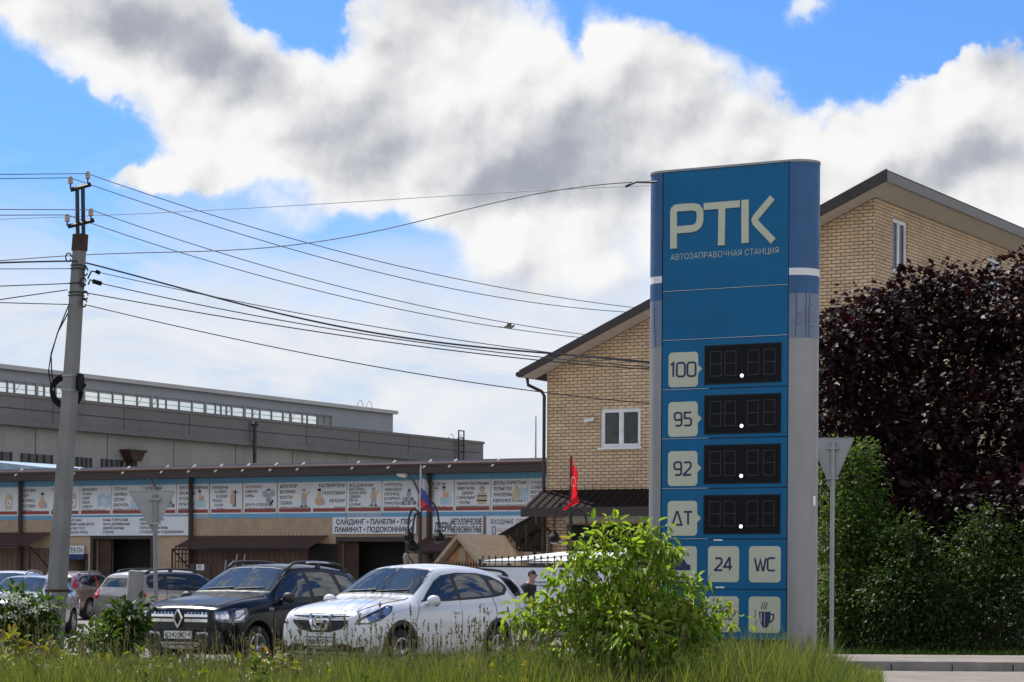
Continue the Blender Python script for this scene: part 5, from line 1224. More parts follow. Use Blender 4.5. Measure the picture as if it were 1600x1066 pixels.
    def wheels(c, spokes=5):
        r = c.sp['wr']
        for wx in c.sp['wx']:
            for s in (-1, 1):
                y0 = s * (c.sp['st'][5][1] - .23); w = .22; ax = Vector((0, s, 0)); ctr = Vector((wx, y0, r))
                mb = MB(); mb.lathe(ctr, [(r * .66, 0), (r * .94, .0), (r, .035), (r, w - .035), (r * .95, w), (r * .68, w + .004), (r * .64, w - .02), (r * .64, .02)], 32, ax); tw = mb.build('wheel', M_TYRE, c.root, local=True, angle=40)
                mb = MB(); mb.lathe(ctr, [(r * .66, .02), (r * .665, w - .004), (r * .60, w + .002), (r * .58, w - .04), (r * .55, .05)], 32, ax); mb.lathe(ctr, [(r * .16, w - .05), (r * .16, w - .01), (r * .08, w - .004)], 14, ax)
                for k in range(spokes):
                    a = 2 * math.pi * k / spokes + .3; e1 = Vector((math.cos(a), 0, math.sin(a))); e2 = Vector((-math.sin(a), 0, math.cos(a)))
                    p = [ctr + ax * (w - .03) + e1 * (r * .10) + e2 * (r * .10), ctr + ax * (w - .03) + e1 * (r * .10) - e2 * (r * .10), ctr + ax * (w - .012) + e1 * (r * .60) - e2 * (r * .07), ctr + ax * (w - .012) + e1 * (r * .60) + e2 * (r * .07)]
                    mb.prism3(p, -ax * .03)
                mb.build('rim', M_ALLOY, tw, local=True, angle=40)
                mb = MB(); mb.lathe(ctr, [(r * .5, .06), (r * .5, .07)], 20, ax); mb.build('brake_disc', M_DARKSTEEL, tw, local=True)
def seam(c, pts, view='L', w=.010, par=None, mirror=True, m=None, name='door_gap', off=.002):
    """thin shut line along (a,z) points"""
    for s in ((1, -1) if mirror else (1,)):
        mb = MB(); path = []
        for i in range(len(pts) - 1):
            for k in range(5):
                f = k / 5; a = pts[i][0] + (pts[i + 1][0] - pts[i][0]) * f; z = pts[i][1] + (pts[i + 1][1] - pts[i][1]) * f; p, n = c.cast(view, a, z)
                if p is not None: p = p + n * off; path.append(Vector((p.x, p.y * s, p.z)))
        if len(path) > 1: mb.tube(path, w / 2, 4); mb.build(name, m or M_SEAMD, par or c.body, local=True)
def plate(c, z, word, reg, view='F', x=0.0, w=.52, h=.112):
    p, n = c.cast(view, 0, z); sx = 1 if view == 'F' else -1
    class Fr:
        def __call__(f, s, d, zz): return Vector((p.x + sx * (.035 - d), (s if sx > 0 else -s), zz))
    fr = Fr(); mb = MB(); mb.box(fr, -w / 2, w / 2, 0, .03, z - h / 2, z + h / 2); o = mb.build('number_plate', M_PLATE, c.root, local=True)
    mb = MB(); mb.box(fr, -w / 2 - .012, w / 2 + .012, .006, .034, z - h / 2 - .012, z + h / 2 + .012); mb.build('plate_frame', M_TRIM, o, local=True)
    mb = MB(); add_text(mb, fr, word, -w / 2 + .02, z - .035, .072, w=w * .70, d=-.002, bold=.01); add_text(mb, fr, reg, w / 2 - .10, z - .01, .045, w=.07, d=-.002, bold=.01); mb.box(fr, w / 2 - .125, w / 2 - .121, -.002, .0, z - h / 2, z + h / 2); mb.build('lettering', M_INK, o, local=True)
def rails(c, x0, x1, y, z0, m1, m2=None, h=.06):
    for s in (-1, 1):
        pts = []
        for k in range(15):
            f = k / 14; x = x0 + (x1 - x0) * f; p, n = c.cast('T', x, y); up = h * min(1, f / .1, (1 - f) / .1) ** .7
            pts.append(Vector((x, s * y, p.z + up + .004)))
        mb = MB(); mb.tube(pts, .024, 8); r = mb.build('roof_rail', m1, c.root, local=True, smooth=True)
        for f in (.07, .5, .93):
            q = pts[int(f * 14)]; mb = MB(); mb.box(W0, q.x - .05, q.x + .05, q.y - .018, q.y + .018, q.z - h - .01, q.z); mb.build('rail_foot', m1, r, local=True)
        if m2:
            mb = MB(); mb.tube([p + Vector((0, s * .014, -.004)) for p in pts[4:11]], .020, 6); mb.build('rail_band', m2, r, local=True, smooth=True)
def mirrors(c, x, z, m):
    for s in (-1, 1):
        p, n = c.cast('L', x, z); y = p.y
        mb = MB(); mb.ball((x - .02, s * (y + .13), z + .03), .10, 14, 10, (.72, 1.15, .78)); mb.tube([Vector((x, s * (y - .02), z - .02)), Vector((x - .01, s * (y + .08), z - .0))], .028, 6); o = mb.build('mirror', m, c.root, local=True, smooth=True)
        mb = MB(); mb.lathe((x - .075, s * (y + .13), z + .03), [(.085, 0), (.085, -.008), (0, -.01)], 14, (1, 0, 0)); mb.build('mirror_glass', M_CARGLASS, o, local=True)
def handles(c, xs, z):
    for x in xs:
        for s in (-1, 1):
            p, n = c.cast('L', x, z); mb = MB(); mb.tube([Vector((x - .09, s * (p.y + .005), z)), Vector((x - .06, s * (p.y + .03), z)), Vector((x + .06, s * (p.y + .03), z)), Vector((x + .09, s * (p.y + .005), z))], .014, 6); mb.build('door_handle', c.sp['paint'], c.root, local=True, smooth=True)
ST_CROSS = [(2.18, .52, .46, .42, .70, .78, .79), (2.13, .70, .60, .31, .74, .86, .88), (2.00, .83, .69, .24, .80, .93, .96), (1.68, .885, .73, .22, .87, .99, 1.03), (1.25, .895, .74, .22, .93, 1.04, 1.08), (.92, .90, .73, .22, .97, 1.07, 1.12), (.84, .90, .71, .22, .98, 1.09, 1.14), (.12, .90, .575, .22, 1.01, 1.485, 1.54), (-.04, .90, .575, .22, 1.01, 1.51, 1.565), (-.60, .90, .58, .22, 1.02, 1.545, 1.60), (-1.25, .90, .58, .22, 1.04, 1.52, 1.58), (-1.80, .885, .56, .24, 1.06, 1.46, 1.52), (-1.94, .88, .57, .26, 1.06, 1.41, 1.46), (-2.18, .84, .64, .30, 1.03, 1.13, 1.17), (-2.25, .78, .62, .36, .90, .97, 1.0), (-2.27, .60, .50, .45, .80, .86, .88)]
ST_SUV = [(2.14, .60, .52, .42, .76, .85, .86), (2.10, .77, .65, .34, .82, .93, .95), (1.98, .86, .72, .28, .88, .99, 1.02), (1.65, .905, .76, .26, .95, 1.06, 1.09), (1.2, .91, .77, .26, 1.0, 1.10, 1.135), (.90, .91, .75, .26, 1.02, 1.12, 1.16), (.82, .91, .73, .26, 1.03, 1.14, 1.18), (.10, .91, .60, .26, 1.05, 1.54, 1.58), (-.04, .91, .60, .26, 1.05, 1.56, 1.605), (-.6, .91, .61, .26, 1.06, 1.585, 1.63), (-1.3, .91, .61, .26, 1.07, 1.565, 1.615), (-1.8, .90, .60, .28, 1.08, 1.50, 1.55), (-1.9, .89, .60, .3, 1.08, 1.45, 1.5), (-2.08, .86, .66, .34, 1.06, 1.12, 1.15), (-2.14, .82, .66, .40, .95, 1.0, 1.02), (-2.16, .66, .55, .48, .85, .9, .92)]
ST_HATCH = [(1.98, .50, .44, .36, .62, .70, .71), (1.93, .68, .58, .26, .66, .78, .80), (1.80, .79, .66, .20, .72, .86, .89), (1.5, .84, .70, .18, .80, .93, .96), (1.15, .85, .70, .18, .86, .98, 1.01), (.86, .85, .68, .18, .90, 1.0, 1.04), (.78, .85, .67, .18, .91, 1.02, 1.06), (.0, .85, .55, .18, .93, 1.38, 1.42), (-.12, .85, .55, .18, .94, 1.405, 1.445), (-.6, .85, .56, .18, .95, 1.44, 1.48), (-1.1, .85, .55, .18, .96, 1.42, 1.46), (-1.5, .84, .54, .2, .98, 1.34, 1.38), (-1.62, .83, .55, .22, .98, 1.28, 1.32), (-1.9, .80, .62, .26, .94, 1.02, 1.05), (-1.98, .74, .6, .32, .84, .9, .92), (-2.0, .58, .5, .42, .74, .8, .82)]
def basic_glass(c, kind):
    """windscreen, side windows, rear window, lamps, seams shared by all the cars"""
    hz = {'cross': 0, 'suv': .045, 'hatch': -.10}[kind]; L = kind
    k = {'cross': .955, 'suv': .985, 'hatch': .89}[kind]
    ws = [(-.70 * k, 1.155 + hz), (-.35 * k, 1.165 + hz), (0, 1.17 + hz), (.35 * k, 1.165 + hz), (.70 * k, 1.155 + hz), (.635 * k, 1.33 + hz), (.565 * k, 1.475 + hz), (.3 * k, 1.505 + hz), (0, 1.512 + hz), (-.3 * k, 1.505 + hz), (-.565 * k, 1.475 + hz), (-.635 * k, 1.33 + hz)]
    c.patch('windscreen_surround', M_TRIM, 'F', [(p[0] * 1.025, p[1] + (-.02 if p[1] < 1.25 + hz else .012)) for p in ws], .002, c.body)
    c.patch('windscreen', M_CARGLASS, 'F', ws, .005)
    if L == 'cross':
        dlo = [(.74, 1.045), (.64, 1.075), (.42, 1.20), (.17, 1.335), (-.07, 1.415), (-.5, 1.455), (-1.1, 1.45), (-1.5, 1.405), (-1.72, 1.345), (-1.86, 1.27), (-1.84, 1.21), (-1.68, 1.135), (-1.4, 1.105), (-.8, 1.075), (0, 1.05)]
        wins = [[(.62, 1.065), (.42, 1.18), (.17, 1.312), (-.07, 1.392), (-.26, 1.415), (-.26, 1.085), (.2, 1.07)], [(-.36, 1.09), (-.36, 1.425), (-.7, 1.435), (-1.12, 1.42), (-1.22, 1.35), (-1.30, 1.13)], [(-1.42, 1.16), (-1.36, 1.34), (-1.55, 1.35), (-1.72, 1.29), (-1.74, 1.24), (-1.62, 1.17)]]
    elif L == 'suv':
        dlo = [(.78, 1.075), (.60, 1.20), (.25, 1.42), (.02, 1.50), (-.5, 1.525), (-1.25, 1.51), (-1.62, 1.46), (-1.74, 1.30), (-1.72, 1.17), (-1.3, 1.12), (0, 1.085)]
        wins = [[(.68, 1.105), (.55, 1.20), (.23, 1.395), (.02, 1.47), (-.22, 1.485), (-.22, 1.115)], [(-.33, 1.12), (-.33, 1.49), (-.8, 1.49), (-1.02, 1.47), (-1.10, 1.30), (-1.12, 1.15)], [(-1.24, 1.18), (-1.18, 1.45), (-1.56, 1.42), (-1.66, 1.30), (-1.64, 1.22)]]
    else:
        dlo = [(.74, .975), (.55, 1.08), (.2, 1.27), (-.05, 1.345), (-.5, 1.372), (-1.0, 1.355), (-1.35, 1.29), (-1.5, 1.18), (-1.45, 1.06), (-.9, 1.0), (0, .98)]
        wins = [[(.64, 1.0), (.5, 1.08), (.18, 1.25), (-.05, 1.32), (-.22, 1.335), (-.22, 1.01)], [(-.32, 1.015), (-.32, 1.338), (-.8, 1.335), (-.98, 1.31), (-1.04, 1.05)], [(-1.14, 1.08), (-1.08, 1.30), (-1.3, 1.26), (-1.4, 1.17), (-1.38, 1.10)]]
    c.patch('window_surround', M_TRIM, 'L', dlo, .002, c.body, True)
    for w in wins: c.patch('side_window', M_CARGLASS, 'L', w, .006, None, True)
    rw = [(-.62 * k, 1.14 + hz), (.62 * k, 1.14 + hz), (.55 * k, 1.36 + hz), (-.55 * k, 1.36 + hz)]
    c.patch('rear_window', M_CARGLASS, 'R', rw, .005)
    zb = {'cross': .30, 'suv': .34, 'hatch': .26}[kind]
    bx = {'cross': (-.31, .95, -1.22), 'suv': (-.275, .92, -1.10), 'hatch': (-.27, .85, -1.06)}[kind]
    zsill = 1.05 + hz * .8
    seam(c, [(bx[0], zsill), (bx[0], zb)]); seam(c, [(bx[1] - .16, zsill - .0), (bx[1], .80), (bx[1] + .02, zb)]); seam(c, [(bx[2] - .05, zsill + .05), (bx[2] - .12, .85), (bx[2] + .10, .62), (bx[2] + .16, zb)]); seam(c, [(bx[1], zb), (bx[2] + .16, zb)])
def cladding(c, z1, wx, ra, m=None):
    """dark arch lips and sill cladding"""
    for x in wx:
        zc = c.sp['wr'] + .01; pts = [(x + (ra + .06) * math.cos(R(a)), zc + (ra + .06) * math.sin(R(a))) for a in range(-5, 186, 12)] + [(x + ra * math.cos(R(a)), zc + ra * math.sin(R(a))) for a in range(185, -6, -12)]
        c.patch('arch_lip', m or M_TRIM, 'L', pts, .010, c.body, True, res=.2)
    c.patch('sill_cladding', M_TRIM, 'L', [(wx[0] - ra - .07, .27), (wx[0] - ra - .06, z1), (wx[1] + ra + .06, z1), (wx[1] + ra + .07, .27)], .010, c.body, True, res=.15)
CARGRP = 'cars parked in the market lot'
def car_thing(px, Y, head, label, name='parked_car', yoff=0):
    b = P(px, 900, Y); b.z = 0
    return thing(name, b, label, 'car', CARGRP, rz=head)
def heading(px, phi):
    """heading angle of a car whose nose points phi degrees left of straight at the camera"""
    v = ray(px, 900); ang = math.atan2(-v.y, -v.x); return ang - R(phi)

def white_crossover():
    t = car_thing(630, 36.6, heading(630, 34), 'white crossover with chrome V-shaped grille nearest in the parking row')
    c = Car(dict(st=ST_CROSS, paint=paint('white_car_paint', (.68, .69, .71), .3), wx=(1.33, -1.38), wr=.335, ra=.395), t)
    basic_glass(c, 'cross'); c.wheels(5); cladding(c, .30, (1.33, -1.38), .395, M_TRIM); t.scale = (1, 1, 1.075)
    # grille: mesh, chrome V, emblem
    g = c.patch('grille', M_TRIM, 'F', [(-.50, .855), (.50, .855), (.49, .76), (.38, .675), (.17, .63), (-.17, .63), (-.38, .675), (-.49, .76)], .006)[0]
    for sg in (-1, 1):
        c.patch('chrome_bar', M_CHROME, 'F', [(sg * .215, .862), (sg * .165, .862), (sg * .085, .665), (sg * .135, .665)], .018, g)
    c.patch('chrome_bar', M_CHROME, 'F', [(-.13, .69), (.13, .69), (.12, .655), (-.12, .655)], .017, g)
    for k in range(4):
        for sg in (-1, 1):
            z = .715 + k * .033; mb = MB(); pts = [c.cast('F', sg * (.17 + .05 * q), z) for q in range(6)]; pts = [p + n * .010 for p, n in pts if p is not None]; mb.tube(pts, .004, 4); mb.build('grille_bar', M_DARKSTEEL, g, local=True)
    p, n = c.cast('F', 0, .775); mb = MB(); cc_ = p + Vector((.03, 0, 0)); mb.tube([cc_ + Vector((0, .075 * math.cos(R(a)), .075 * math.sin(R(a)))) for a in range(0, 361, 20)], .014, 6); mb.box(W0, cc_.x - .012, cc_.x + .014, -.095, .095, cc_.z - .020, cc_.z + .020); mb.build('emblem', M_CHROME, g, local=True)
    hl = [(-1.10, .735), (-1.06, .80), (-.86, .89), (-.56, .995), (-.46, .985), (-.50, .91), (-.68, .80), (-.88, .745)]
    for h in c.patch('headlight', M_LAMPD, 45, hl, .005, None, True):
        pass
    sc = lambda pts, f: [(sum(p[0] for p in pts) / len(pts) * (1 - f) + p[0] * f, sum(p[1] for p in pts) / len(pts) * (1 - f) + p[1] * f) for p in pts]
    c.patch('headlight_lens', M_LAMPG, 45, [(-1.06, .765), (-.84, .865), (-.72, .90), (-.74, .82), (-.88, .765)], .008, c.body, True); c.patch('headlight_lens', M_LAMPG, 45, [(-.66, .92), (-.56, .965), (-.50, .965), (-.53, .91), (-.62, .85)], .008, c.body, True)
    c.patch('lower_intake', M_TRIM, 'F', [(-.62, .40), (-.52, .47), (.52, .47), (.62, .40), (.48, .31), (-.48, .31)], .005)
    c.patch('fog_lamp', M_LAMPD, 30, [(-.62, .42), (-.40, .45), (-.40, .36), (-.58, .36)], .007, None, True)
    plate(c, .50, 'О080УР', '69'); mirrors(c, .62, 1.03, c.sp['paint']); handles(c, (-.16, -1.06), .89)
    seam(c, [(-.66, 1.10), (-.62, .98), (-.56, .88)], 'F', mirror=True, name='bonnet_gap'); seam(c, [(-.55, .872), (0, .885), (.55, .872)], 'F', mirror=False, name='bonnet_gap')
    mb = MB()
    for y0, y1 in ((.05, .55), (-.5, .0)):
        pts = []
        for k in range(7):
            p, n = c.cast('F', y0 + (y1 - y0) * k / 6, 1.178 + .004 * k); pts.append(p + n * .014)
        mb.tube(pts, .010, 4)
    mb.build('wiper', M_TRIM, c.body, local=True)
    c.patch('tail_lamp', M_TAIL, 'R', [(.62, .92), (.80, .92), (.74, 1.10), (.60, 1.08)], .006, None, True)
    return c
def dark_suv():
    t = car_thing(404, 38.0, heading(404, 34), 'black off-road car with chrome grille bars and silver-banded roof rails')
    c = Car(dict(st=ST_SUV, paint=paint('black_car_paint', (.005, .005, .006), .2, coat=.0), wx=(1.33, -1.34), wr=.35, ra=.42), t); MATS['black_car_paint'].node_tree.nodes['Principled BSDF'].inputs['Specular IOR Level'].default_value = .28
    basic_glass(c, 'suv'); c.wheels(5); cladding(c, .42, (1.33, -1.34), .42); t.scale = (1, 1, 1.045)
    g = c.patch('grille', M_TRIM, 'F', [(-.54, .90), (.54, .90), (.56, .74), (.48, .64), (-.48, .64), (-.56, .74)], .006)[0]
    for z, hh in ((.845, .018), (.775, .022)):
        for sg in (-1, 1): c.patch('chrome_bar', M_CHROME, 'F', [(sg * .10, z - hh), (sg * .52, z - hh), (sg * .52, z + hh), (sg * .10, z + hh)], .016, g)
    for k in range(6):
        for sg in (-1, 1): c.patch('chrome_stud', M_CHROME, 'F', [(sg * (.15 + .065 * k), .865), (sg * (.15 + .065 * k) + .03, .865), (sg * (.15 + .065 * k) + .03, .89), (sg * (.15 + .065 * k), .89)], .018, g)
    p, n = c.cast('F', 0, .80); x = p.x + .035; mb = MB(); ring = [(0, .13), (.075, 0), (0, -.13), (-.075, 0), (0, .13)]
    for a, b in zip(ring[:-1], ring[1:]): mb.tube([Vector((x, a[0], .80 + a[1])), Vector((x, b[0], .80 + b[1]))], .020, 5)
    mb.build('emblem', M_CHROME, g, local=True)
    hl = [(-1.06, .78), (-1.06, .92), (-.80, .95), (-.52, .96), (-.49, .86), (-.56, .76), (-.80, .74)]
    c.patch('headlight', M_LAMPD, 45, hl, .005, None, True)
    c.patch('headlight_lens', M_LAMPG, 45, [(-1.03, .80), (-1.03, .90), (-.84, .92), (-.84, .79)], .009, c.body, True); c.patch('headlight_lens', M_LAMPG, 45, [(-.74, .78), (-.72, .92), (-.58, .93), (-.56, .84), (-.62, .785)], .009, c.body, True)
    c.patch('bumper_cladding', M_TRIM, 'F', [(-.75, .62), (.75, .62), (.80, .36), (-.80, .36)], .008)
    c.patch('bumper_plate', M_ALLOY, 'F', [(-.36, .46), (.36, .46), (.30, .37), (-.30, .37)], .016)
    for sg in (-1, 1): mb = MB(); p, n = c.cast('F', sg * .40, .56); mb.tube([p + Vector((.0, -.05 * sg, -.05)), p + Vector((.04, -.04 * sg, .03)), p + Vector((.03, .12 * sg, .04)), p + Vector((0, .14 * sg, -.02))], .022, 6); mb.build('tow_trim', M_ALLOY, c.root, local=True, smooth=True)
    plate(c, .565, 'К242СЕ', '13'); rails(c, .05, -1.75, .575, 0, M_TRIM, M_CHROME, .08); mirrors(c, .62, 1.08, M_TRIM); handles(c, (-.12, -.98), .93)
    seam(c, [(-.69, 1.13), (-.65, 1.02), (-.60, .95)], 'F', mirror=True, name='bonnet_gap')
    c.patch('side_repeater', M_LAMPG, 'L', [(1.02, .92), (.90, .92), (.90, .96), (1.02, .96)], .008, c.body, True)
    mb = MB()
    for y0, y1 in ((.05, .55), (-.5, .0)):
        pts = []
        for k in range(7):
            p, n = c.cast('F', y0 + (y1 - y0) * k / 6, 1.225 + .004 * k); pts.append(p + n * .014)
        mb.tube(pts, .010, 4)
    mb.build('wiper', M_TRIM, c.body, local=True)
    c.patch('tail_lamp', M_TAIL, 'R', [(.66, .86), (.82, .86), (.80, 1.12), (.68, 1.12)], .006, None, True)
    return c
def plain_car(px, Y, head, label, kind, pm, wx, wr, railm=None, tall_tail=False):
    t = car_thing(px, Y, head, label)
    st = {'cross': ST_CROSS, 'suv': ST_SUV, 'hatch': ST_HATCH}[kind]; ra = wr + .06
    c = Car(dict(st=st, paint=pm, wx=wx, wr=wr, ra=ra), t); basic_glass(c, kind); c.wheels(7)
    dz = {'cross': 0, 'suv': .05, 'hatch': -.10}[kind]
    c.patch('headlight', M_LAMPG, 45, [(-1.0, .74 + dz), (-1.0, .84 + dz), (-.60, .95 + dz), (-.52, .88 + dz), (-.78, .75 + dz)], .006, None, True)
    c.patch('grille', M_TRIM, 'F', [(-.42, .80 + dz), (.42, .80 + dz), (.36, .68 + dz), (-.36, .68 + dz)], .006)
    if tall_tail: c.patch('tail_lamp', M_TAIL, -135, [(.88 - 2.46 + 1.55 + x, z) for x, z in ((.0, 1.08), (.14, 1.08), (.10, 1.46), (-.02, 1.46))], .007, None, True); c.patch('tail_lamp', M_TAIL, 'R', [(.66, 1.02), (.80, 1.02), (.70, 1.42), (.62, 1.42)], .008, None, True)
    else: c.patch('tail_lamp', M_TAIL, 'R', [(.60, .84 + dz), (.82, .84 + dz), (.78, 1.09 + dz), (.62, 1.07 + dz)], .008, None, True); c.patch('tail_lamp', M_TAIL, 'L', [(st[-3][0] + .26, .90 + dz), (st[-3][0] - .0, .88 + dz), (st[-3][0] + .0, 1.08 + dz), (st[-3][0] + .16, 1.06 + dz)], .008, c.body, True)
    plate(c, .56 + dz, 'К318ОТ', '69'); plate(c, .70, 'К318ОТ', '69', 'R')
    if railm: rails(c, 0, -1.65, .56, 0, railm, None, .06)
    mirrors(c, .60, 1.03 + dz, pm if kind != 'suv' else M_TRIM); handles(c, (-.14, -1.0), .90 + dz)
    return c
white_crossover(); dark_suv()
PW = MATS['white_car_paint']
plain_car(674, 42.2, heading(674, 34), 'white estate car behind the white crossover showing only its roof and dark rails', 'suv', PW, (1.33, -1.34), .34, M_TRIM)
plain_car(283, 60.0, R(48), 'beige grey hatchback with red tail lamp behind the black car\'s bonnet', 'suv', paint('beige_car_paint', (.30, .275, .24), .3, .3), (1.33, -1.34), .34, M_TRIM)
plain_car(135, 79.0, R(72), 'pale brown estate car with tall red tail lamp by the dark doorway', 'cross', paint('brown_car_paint', (.26, .185, .155), .3, .2), (1.33, -1.38), .335, M_STEEL, True)
plain_car(40, 58.0, R(-97), 'silver hatchback with broad reflecting windscreen behind the pole', 'hatch', paint('silver_car_paint', (.50, .51, .52), .28, .5), (1.22, -1.24), .30)
plain_car(250, 68.5, R(-120), 'white hatchback whose roof shows behind the beige grey car', 'hatch', PW, (1.22, -1.24), .30, M_STEEL)
plain_car(10, 66.0, R(-95), 'white car with roof rails at the far left behind the silver hatchback', 'cross', PW, (1.33, -1.38), .335, M_STEEL)
plain_car(934, 51.5, R(176), 'silver grey car mostly hidden by the leafy bush beside the man', 'hatch', MATS['silver_car_paint'], (1.22, -1.24), .30)

# ------------------------------------------------------------------ man behind the cars
def skin_figure(nodes, links, root, lv=2):
    me = bpy.data.meshes.new('fig'); me.from_pydata([n[:3] for n in nodes], links, []); o = bpy.data.objects.new('fig', me); COL.objects.link(o)
    s = o.modifiers.new('k', 'SKIN'); s.use_smooth_shade = True; sv = me.skin_vertices[0].data
    for i, n in enumerate(nodes):
        r = n[3]; sv[i].radius = (r, r) if not isinstance(r, tuple) else r; sv[i].use_root = (i == root)
    u = o.modifiers.new('u', 'SUBSURF'); u.levels = lv; r = resolved(o); bpy.data.objects.remove(o); r.polygons.foreach_set('use_smooth', [True] * len(r.polygons)); return r
def man():
    b = P(823, 900, 50); b.z = 0
    t = thing('person', b, 'man in a dark t-shirt with cropped hair looking down behind the white crossover', 'person', rz=R(-28))   # local +x is his front
    H = .955
    N = [(0, 0, .93, .13), (.0, 0, 1.08, .135), (.03, 0, 1.25, .15), (.06, 0, 1.38, .12), (.09, 0, 1.46, .055), (.125, 0, 1.53, .062), (.15, 0, 1.60, .088), (.16, 0, 1.66, .075)]
    E = [(i, i + 1) for i in range(7)]
    for s in (1, -1):
        k = len(N); N += [(.04, s * .17, 1.36, .065), (.02, s * .22, 1.20, .05), (.04, s * .235, 1.07, .042), (.16, s * .20, .96, .036), (.26, s * .16, .91, .028), (.31, s * .15, .895, .030)]
        E += [(3, k), (k, k + 1), (k + 1, k + 2), (k + 2, k + 3), (k + 3, k + 4), (k + 4, k + 5)]
        for f in range(5):
            a = (f - 1.5) * .016; q = len(N); ln = (.055, .075, .08, .072, .055)[f]
            if f == 0: N += [(.335, s * (.15 - .035), .895, .010), (.365, s * (.15 - .045), .885, .008)]
            else: N += [(.345, s * .15 + a, .888, .0095), (.345 + ln * .55, s * .15 + a * 1.2, .872, .009), (.345 + ln * .8, s * .15 + a * 1.2, .845, .0075)]
            E += [(k + 5, q)] + [(i, i + 1) for i in range(q, len(N) - 1)]
        k = len(N); N += [(0, s * .10, .86, .095), (.02, s * .11, .50, .065), (-.01, s * .115, .30, .058), (-.02, s * .115, .09, .042), (.07, s * .125, .045, .042), (.17, s * .13, .035, .035)]
        E += [(0, k)] + [(i, i + 1) for i in range(k, k + 5)]
    M_SKIN = mat('skin', (.38, .20, .14), .55, 0, .06, 8); M_HAIR = mat('dark_hair', (.03, .022, .018), .7, 0, .2, 30); M_TEE = mat('dark_tshirt', (.018, .018, .020), .85, 0, .15, 10); M_TROU = mat('dark_trousers', (.03, .035, .05), .9, 0, .15, 10)
    me = skin_figure([(n[0], n[1], n[2] * H, n[3]) for n in N], E, 0); link('body', me, M_SKIN, t)
    me = skin_figure([(0, 0, .92 * H, .150), (0, 0, 1.08 * H, .153), (.03, 0, 1.25 * H, .168), (.06, 0, 1.375 * H, .135), (.085, 0, 1.43 * H, .075), (.04, .17, 1.355 * H, .085), (.022, .225, 1.19 * H, .072), (.04, -.17, 1.355 * H, .085), (.022, -.225, 1.19 * H, .072)], [(0, 1), (1, 2), (2, 3), (3, 4), (3, 5), (5, 6), (3, 7), (7, 8)], 0); link('t_shirt', me, M_TEE, t)
    me = skin_figure([(0, 0, .95 * H, .148), (0, .10, .84 * H, .112), (.02, .11, .5 * H, .085), (-.02, .115, .08 * H, .07), (0, -.10, .84 * H, .112), (.02, -.11, .5 * H, .085), (-.02, -.115, .08 * H, .07)], [(0, 1), (1, 2), (2, 3), (0, 4), (4, 5), (5, 6)], 0); link('trousers', me, M_TROU, t)
    hc = Vector((.155, 0, 1.615 * H)); mb = MB(); mb.ball(hc + Vector((-.030, 0, .020)), .092, 16, 10, (1.0, .93, .95)); hr = mb.build('hair', M_HAIR, t, local=True, smooth=True)
    mb = MB(); mb.ball(hc + Vector((.092, 0, -.012)), .016, 8, 6, (1.3, .8, 1.5)); mb.build('nose', M_SKIN, t, local=True, smooth=True)
    for s in (1, -1):
        mb = MB(); mb.ball(hc + Vector((.078, s * .03, .012)), .012, 8, 6); mb.build('eye', M_INK, t, local=True, smooth=True)
        mb = MB(); mb.ball(hc + Vector((-.005, s * .086, -.005)), .028, 8, 6, (.7, .4, 1.2)); mb.build('ear', M_SKIN, t, local=True, smooth=True)
    mb = MB(); mb.ball(hc + Vector((.078, 0, -.048)), .02, 8, 6, (.5, 1.2, .3)); mb.build('mouth', mat('lips', (.30, .11, .09), .5), t, local=True, smooth=True)
man()

# ------------------------------------------------------------------ foliage
def npmesh(name, co, faces_n, idx, m, parent=None, loc=None):
    """mesh from numpy: co (n,3), faces all with faces_n corners, idx flat"""
    me = bpy.data.meshes.new(name); nf = len(idx) // faces_n
    off = wloc(parent) if parent else (loc if loc is not None else Vector((0, 0, 0)))
    co = co - np.array(off)
    me.vertices.add(len(co)); me.vertices.foreach_set('co', co.astype(np.float32).ravel())
    me.loops.add(len(idx)); me.loops.foreach_set('vertex_index', idx.astype(np.int32))
    me.polygons.add(nf); me.polygons.foreach_set('loop_start', np.arange(nf, dtype=np.int32) * faces_n)
    me.update(calc_edges=True); o = link(name, me, m, parent)
    if loc is not None and parent is None: o.location = loc
    return o
def unit(a): return a / np.maximum(np.linalg.norm(a, axis=1, keepdims=True), 1e-9)
T_LEAF = (np.array([(0, 0, 0), (.32, .5, .16), (.70, .34, .08), (1, 0, -.10), (.70, -.34, .08), (.32, -.5, .16)]), [(0, 3, 2, 1), (0, 5, 4, 3)])
T_MAPLE = (np.array([(0, 0, 0), (.18, .50, .05), (.42, .22, 0), (.62, .55, .04), (.70, .16, 0), (1.05, 0, -.06), (.70, -.16, 0), (.62, -.55, .04), (.42, -.22, 0), (.18, -.50, .05)]), [(0, 2, 1, 1), (0, 4, 3, 2), (0, 6, 5, 4), (0, 8, 7, 6), (0, 9, 8, 8)])
def leaf_cloud(c, d, length, width, tpl, roll):
    """leaves at c, pointing along d"""
    n = len(c); d = unit(d); up = np.tile([0, 0, 1.0], (n, 1)); s = unit(np.cross(d, up) + 1e-4); nn = np.cross(s, d)
    cr, sr = np.cos(roll)[:, None], np.sin(roll)[:, None]; s, nn = s * cr + nn * sr, nn * cr - s * sr
    tp, tf = tpl; V = c[:, None, :] + d[:, None, :] * (tp[None, :, 0, None] * length[:, None, None]) + s[:, None, :] * (tp[None, :, 1, None] * width[:, None, None]) + nn[:, None, :] * (tp[None, :, 2, None] * length[:, None, None])
    k = len(tp); base = (np.arange(n) * k)[:, None, None]; F_ = (base + np.array(tf)[None]).reshape(n, -1)
    return V.reshape(-1, 3), F_.ravel()
def tri_idx(idx4):
    q = idx4.reshape(-1, 4); a = q[:, [0, 1, 2]]; b = q[:, [0, 2, 3]]; b = b[(b[:, 1] != b[:, 2])]; return np.concatenate([a, b]).ravel()
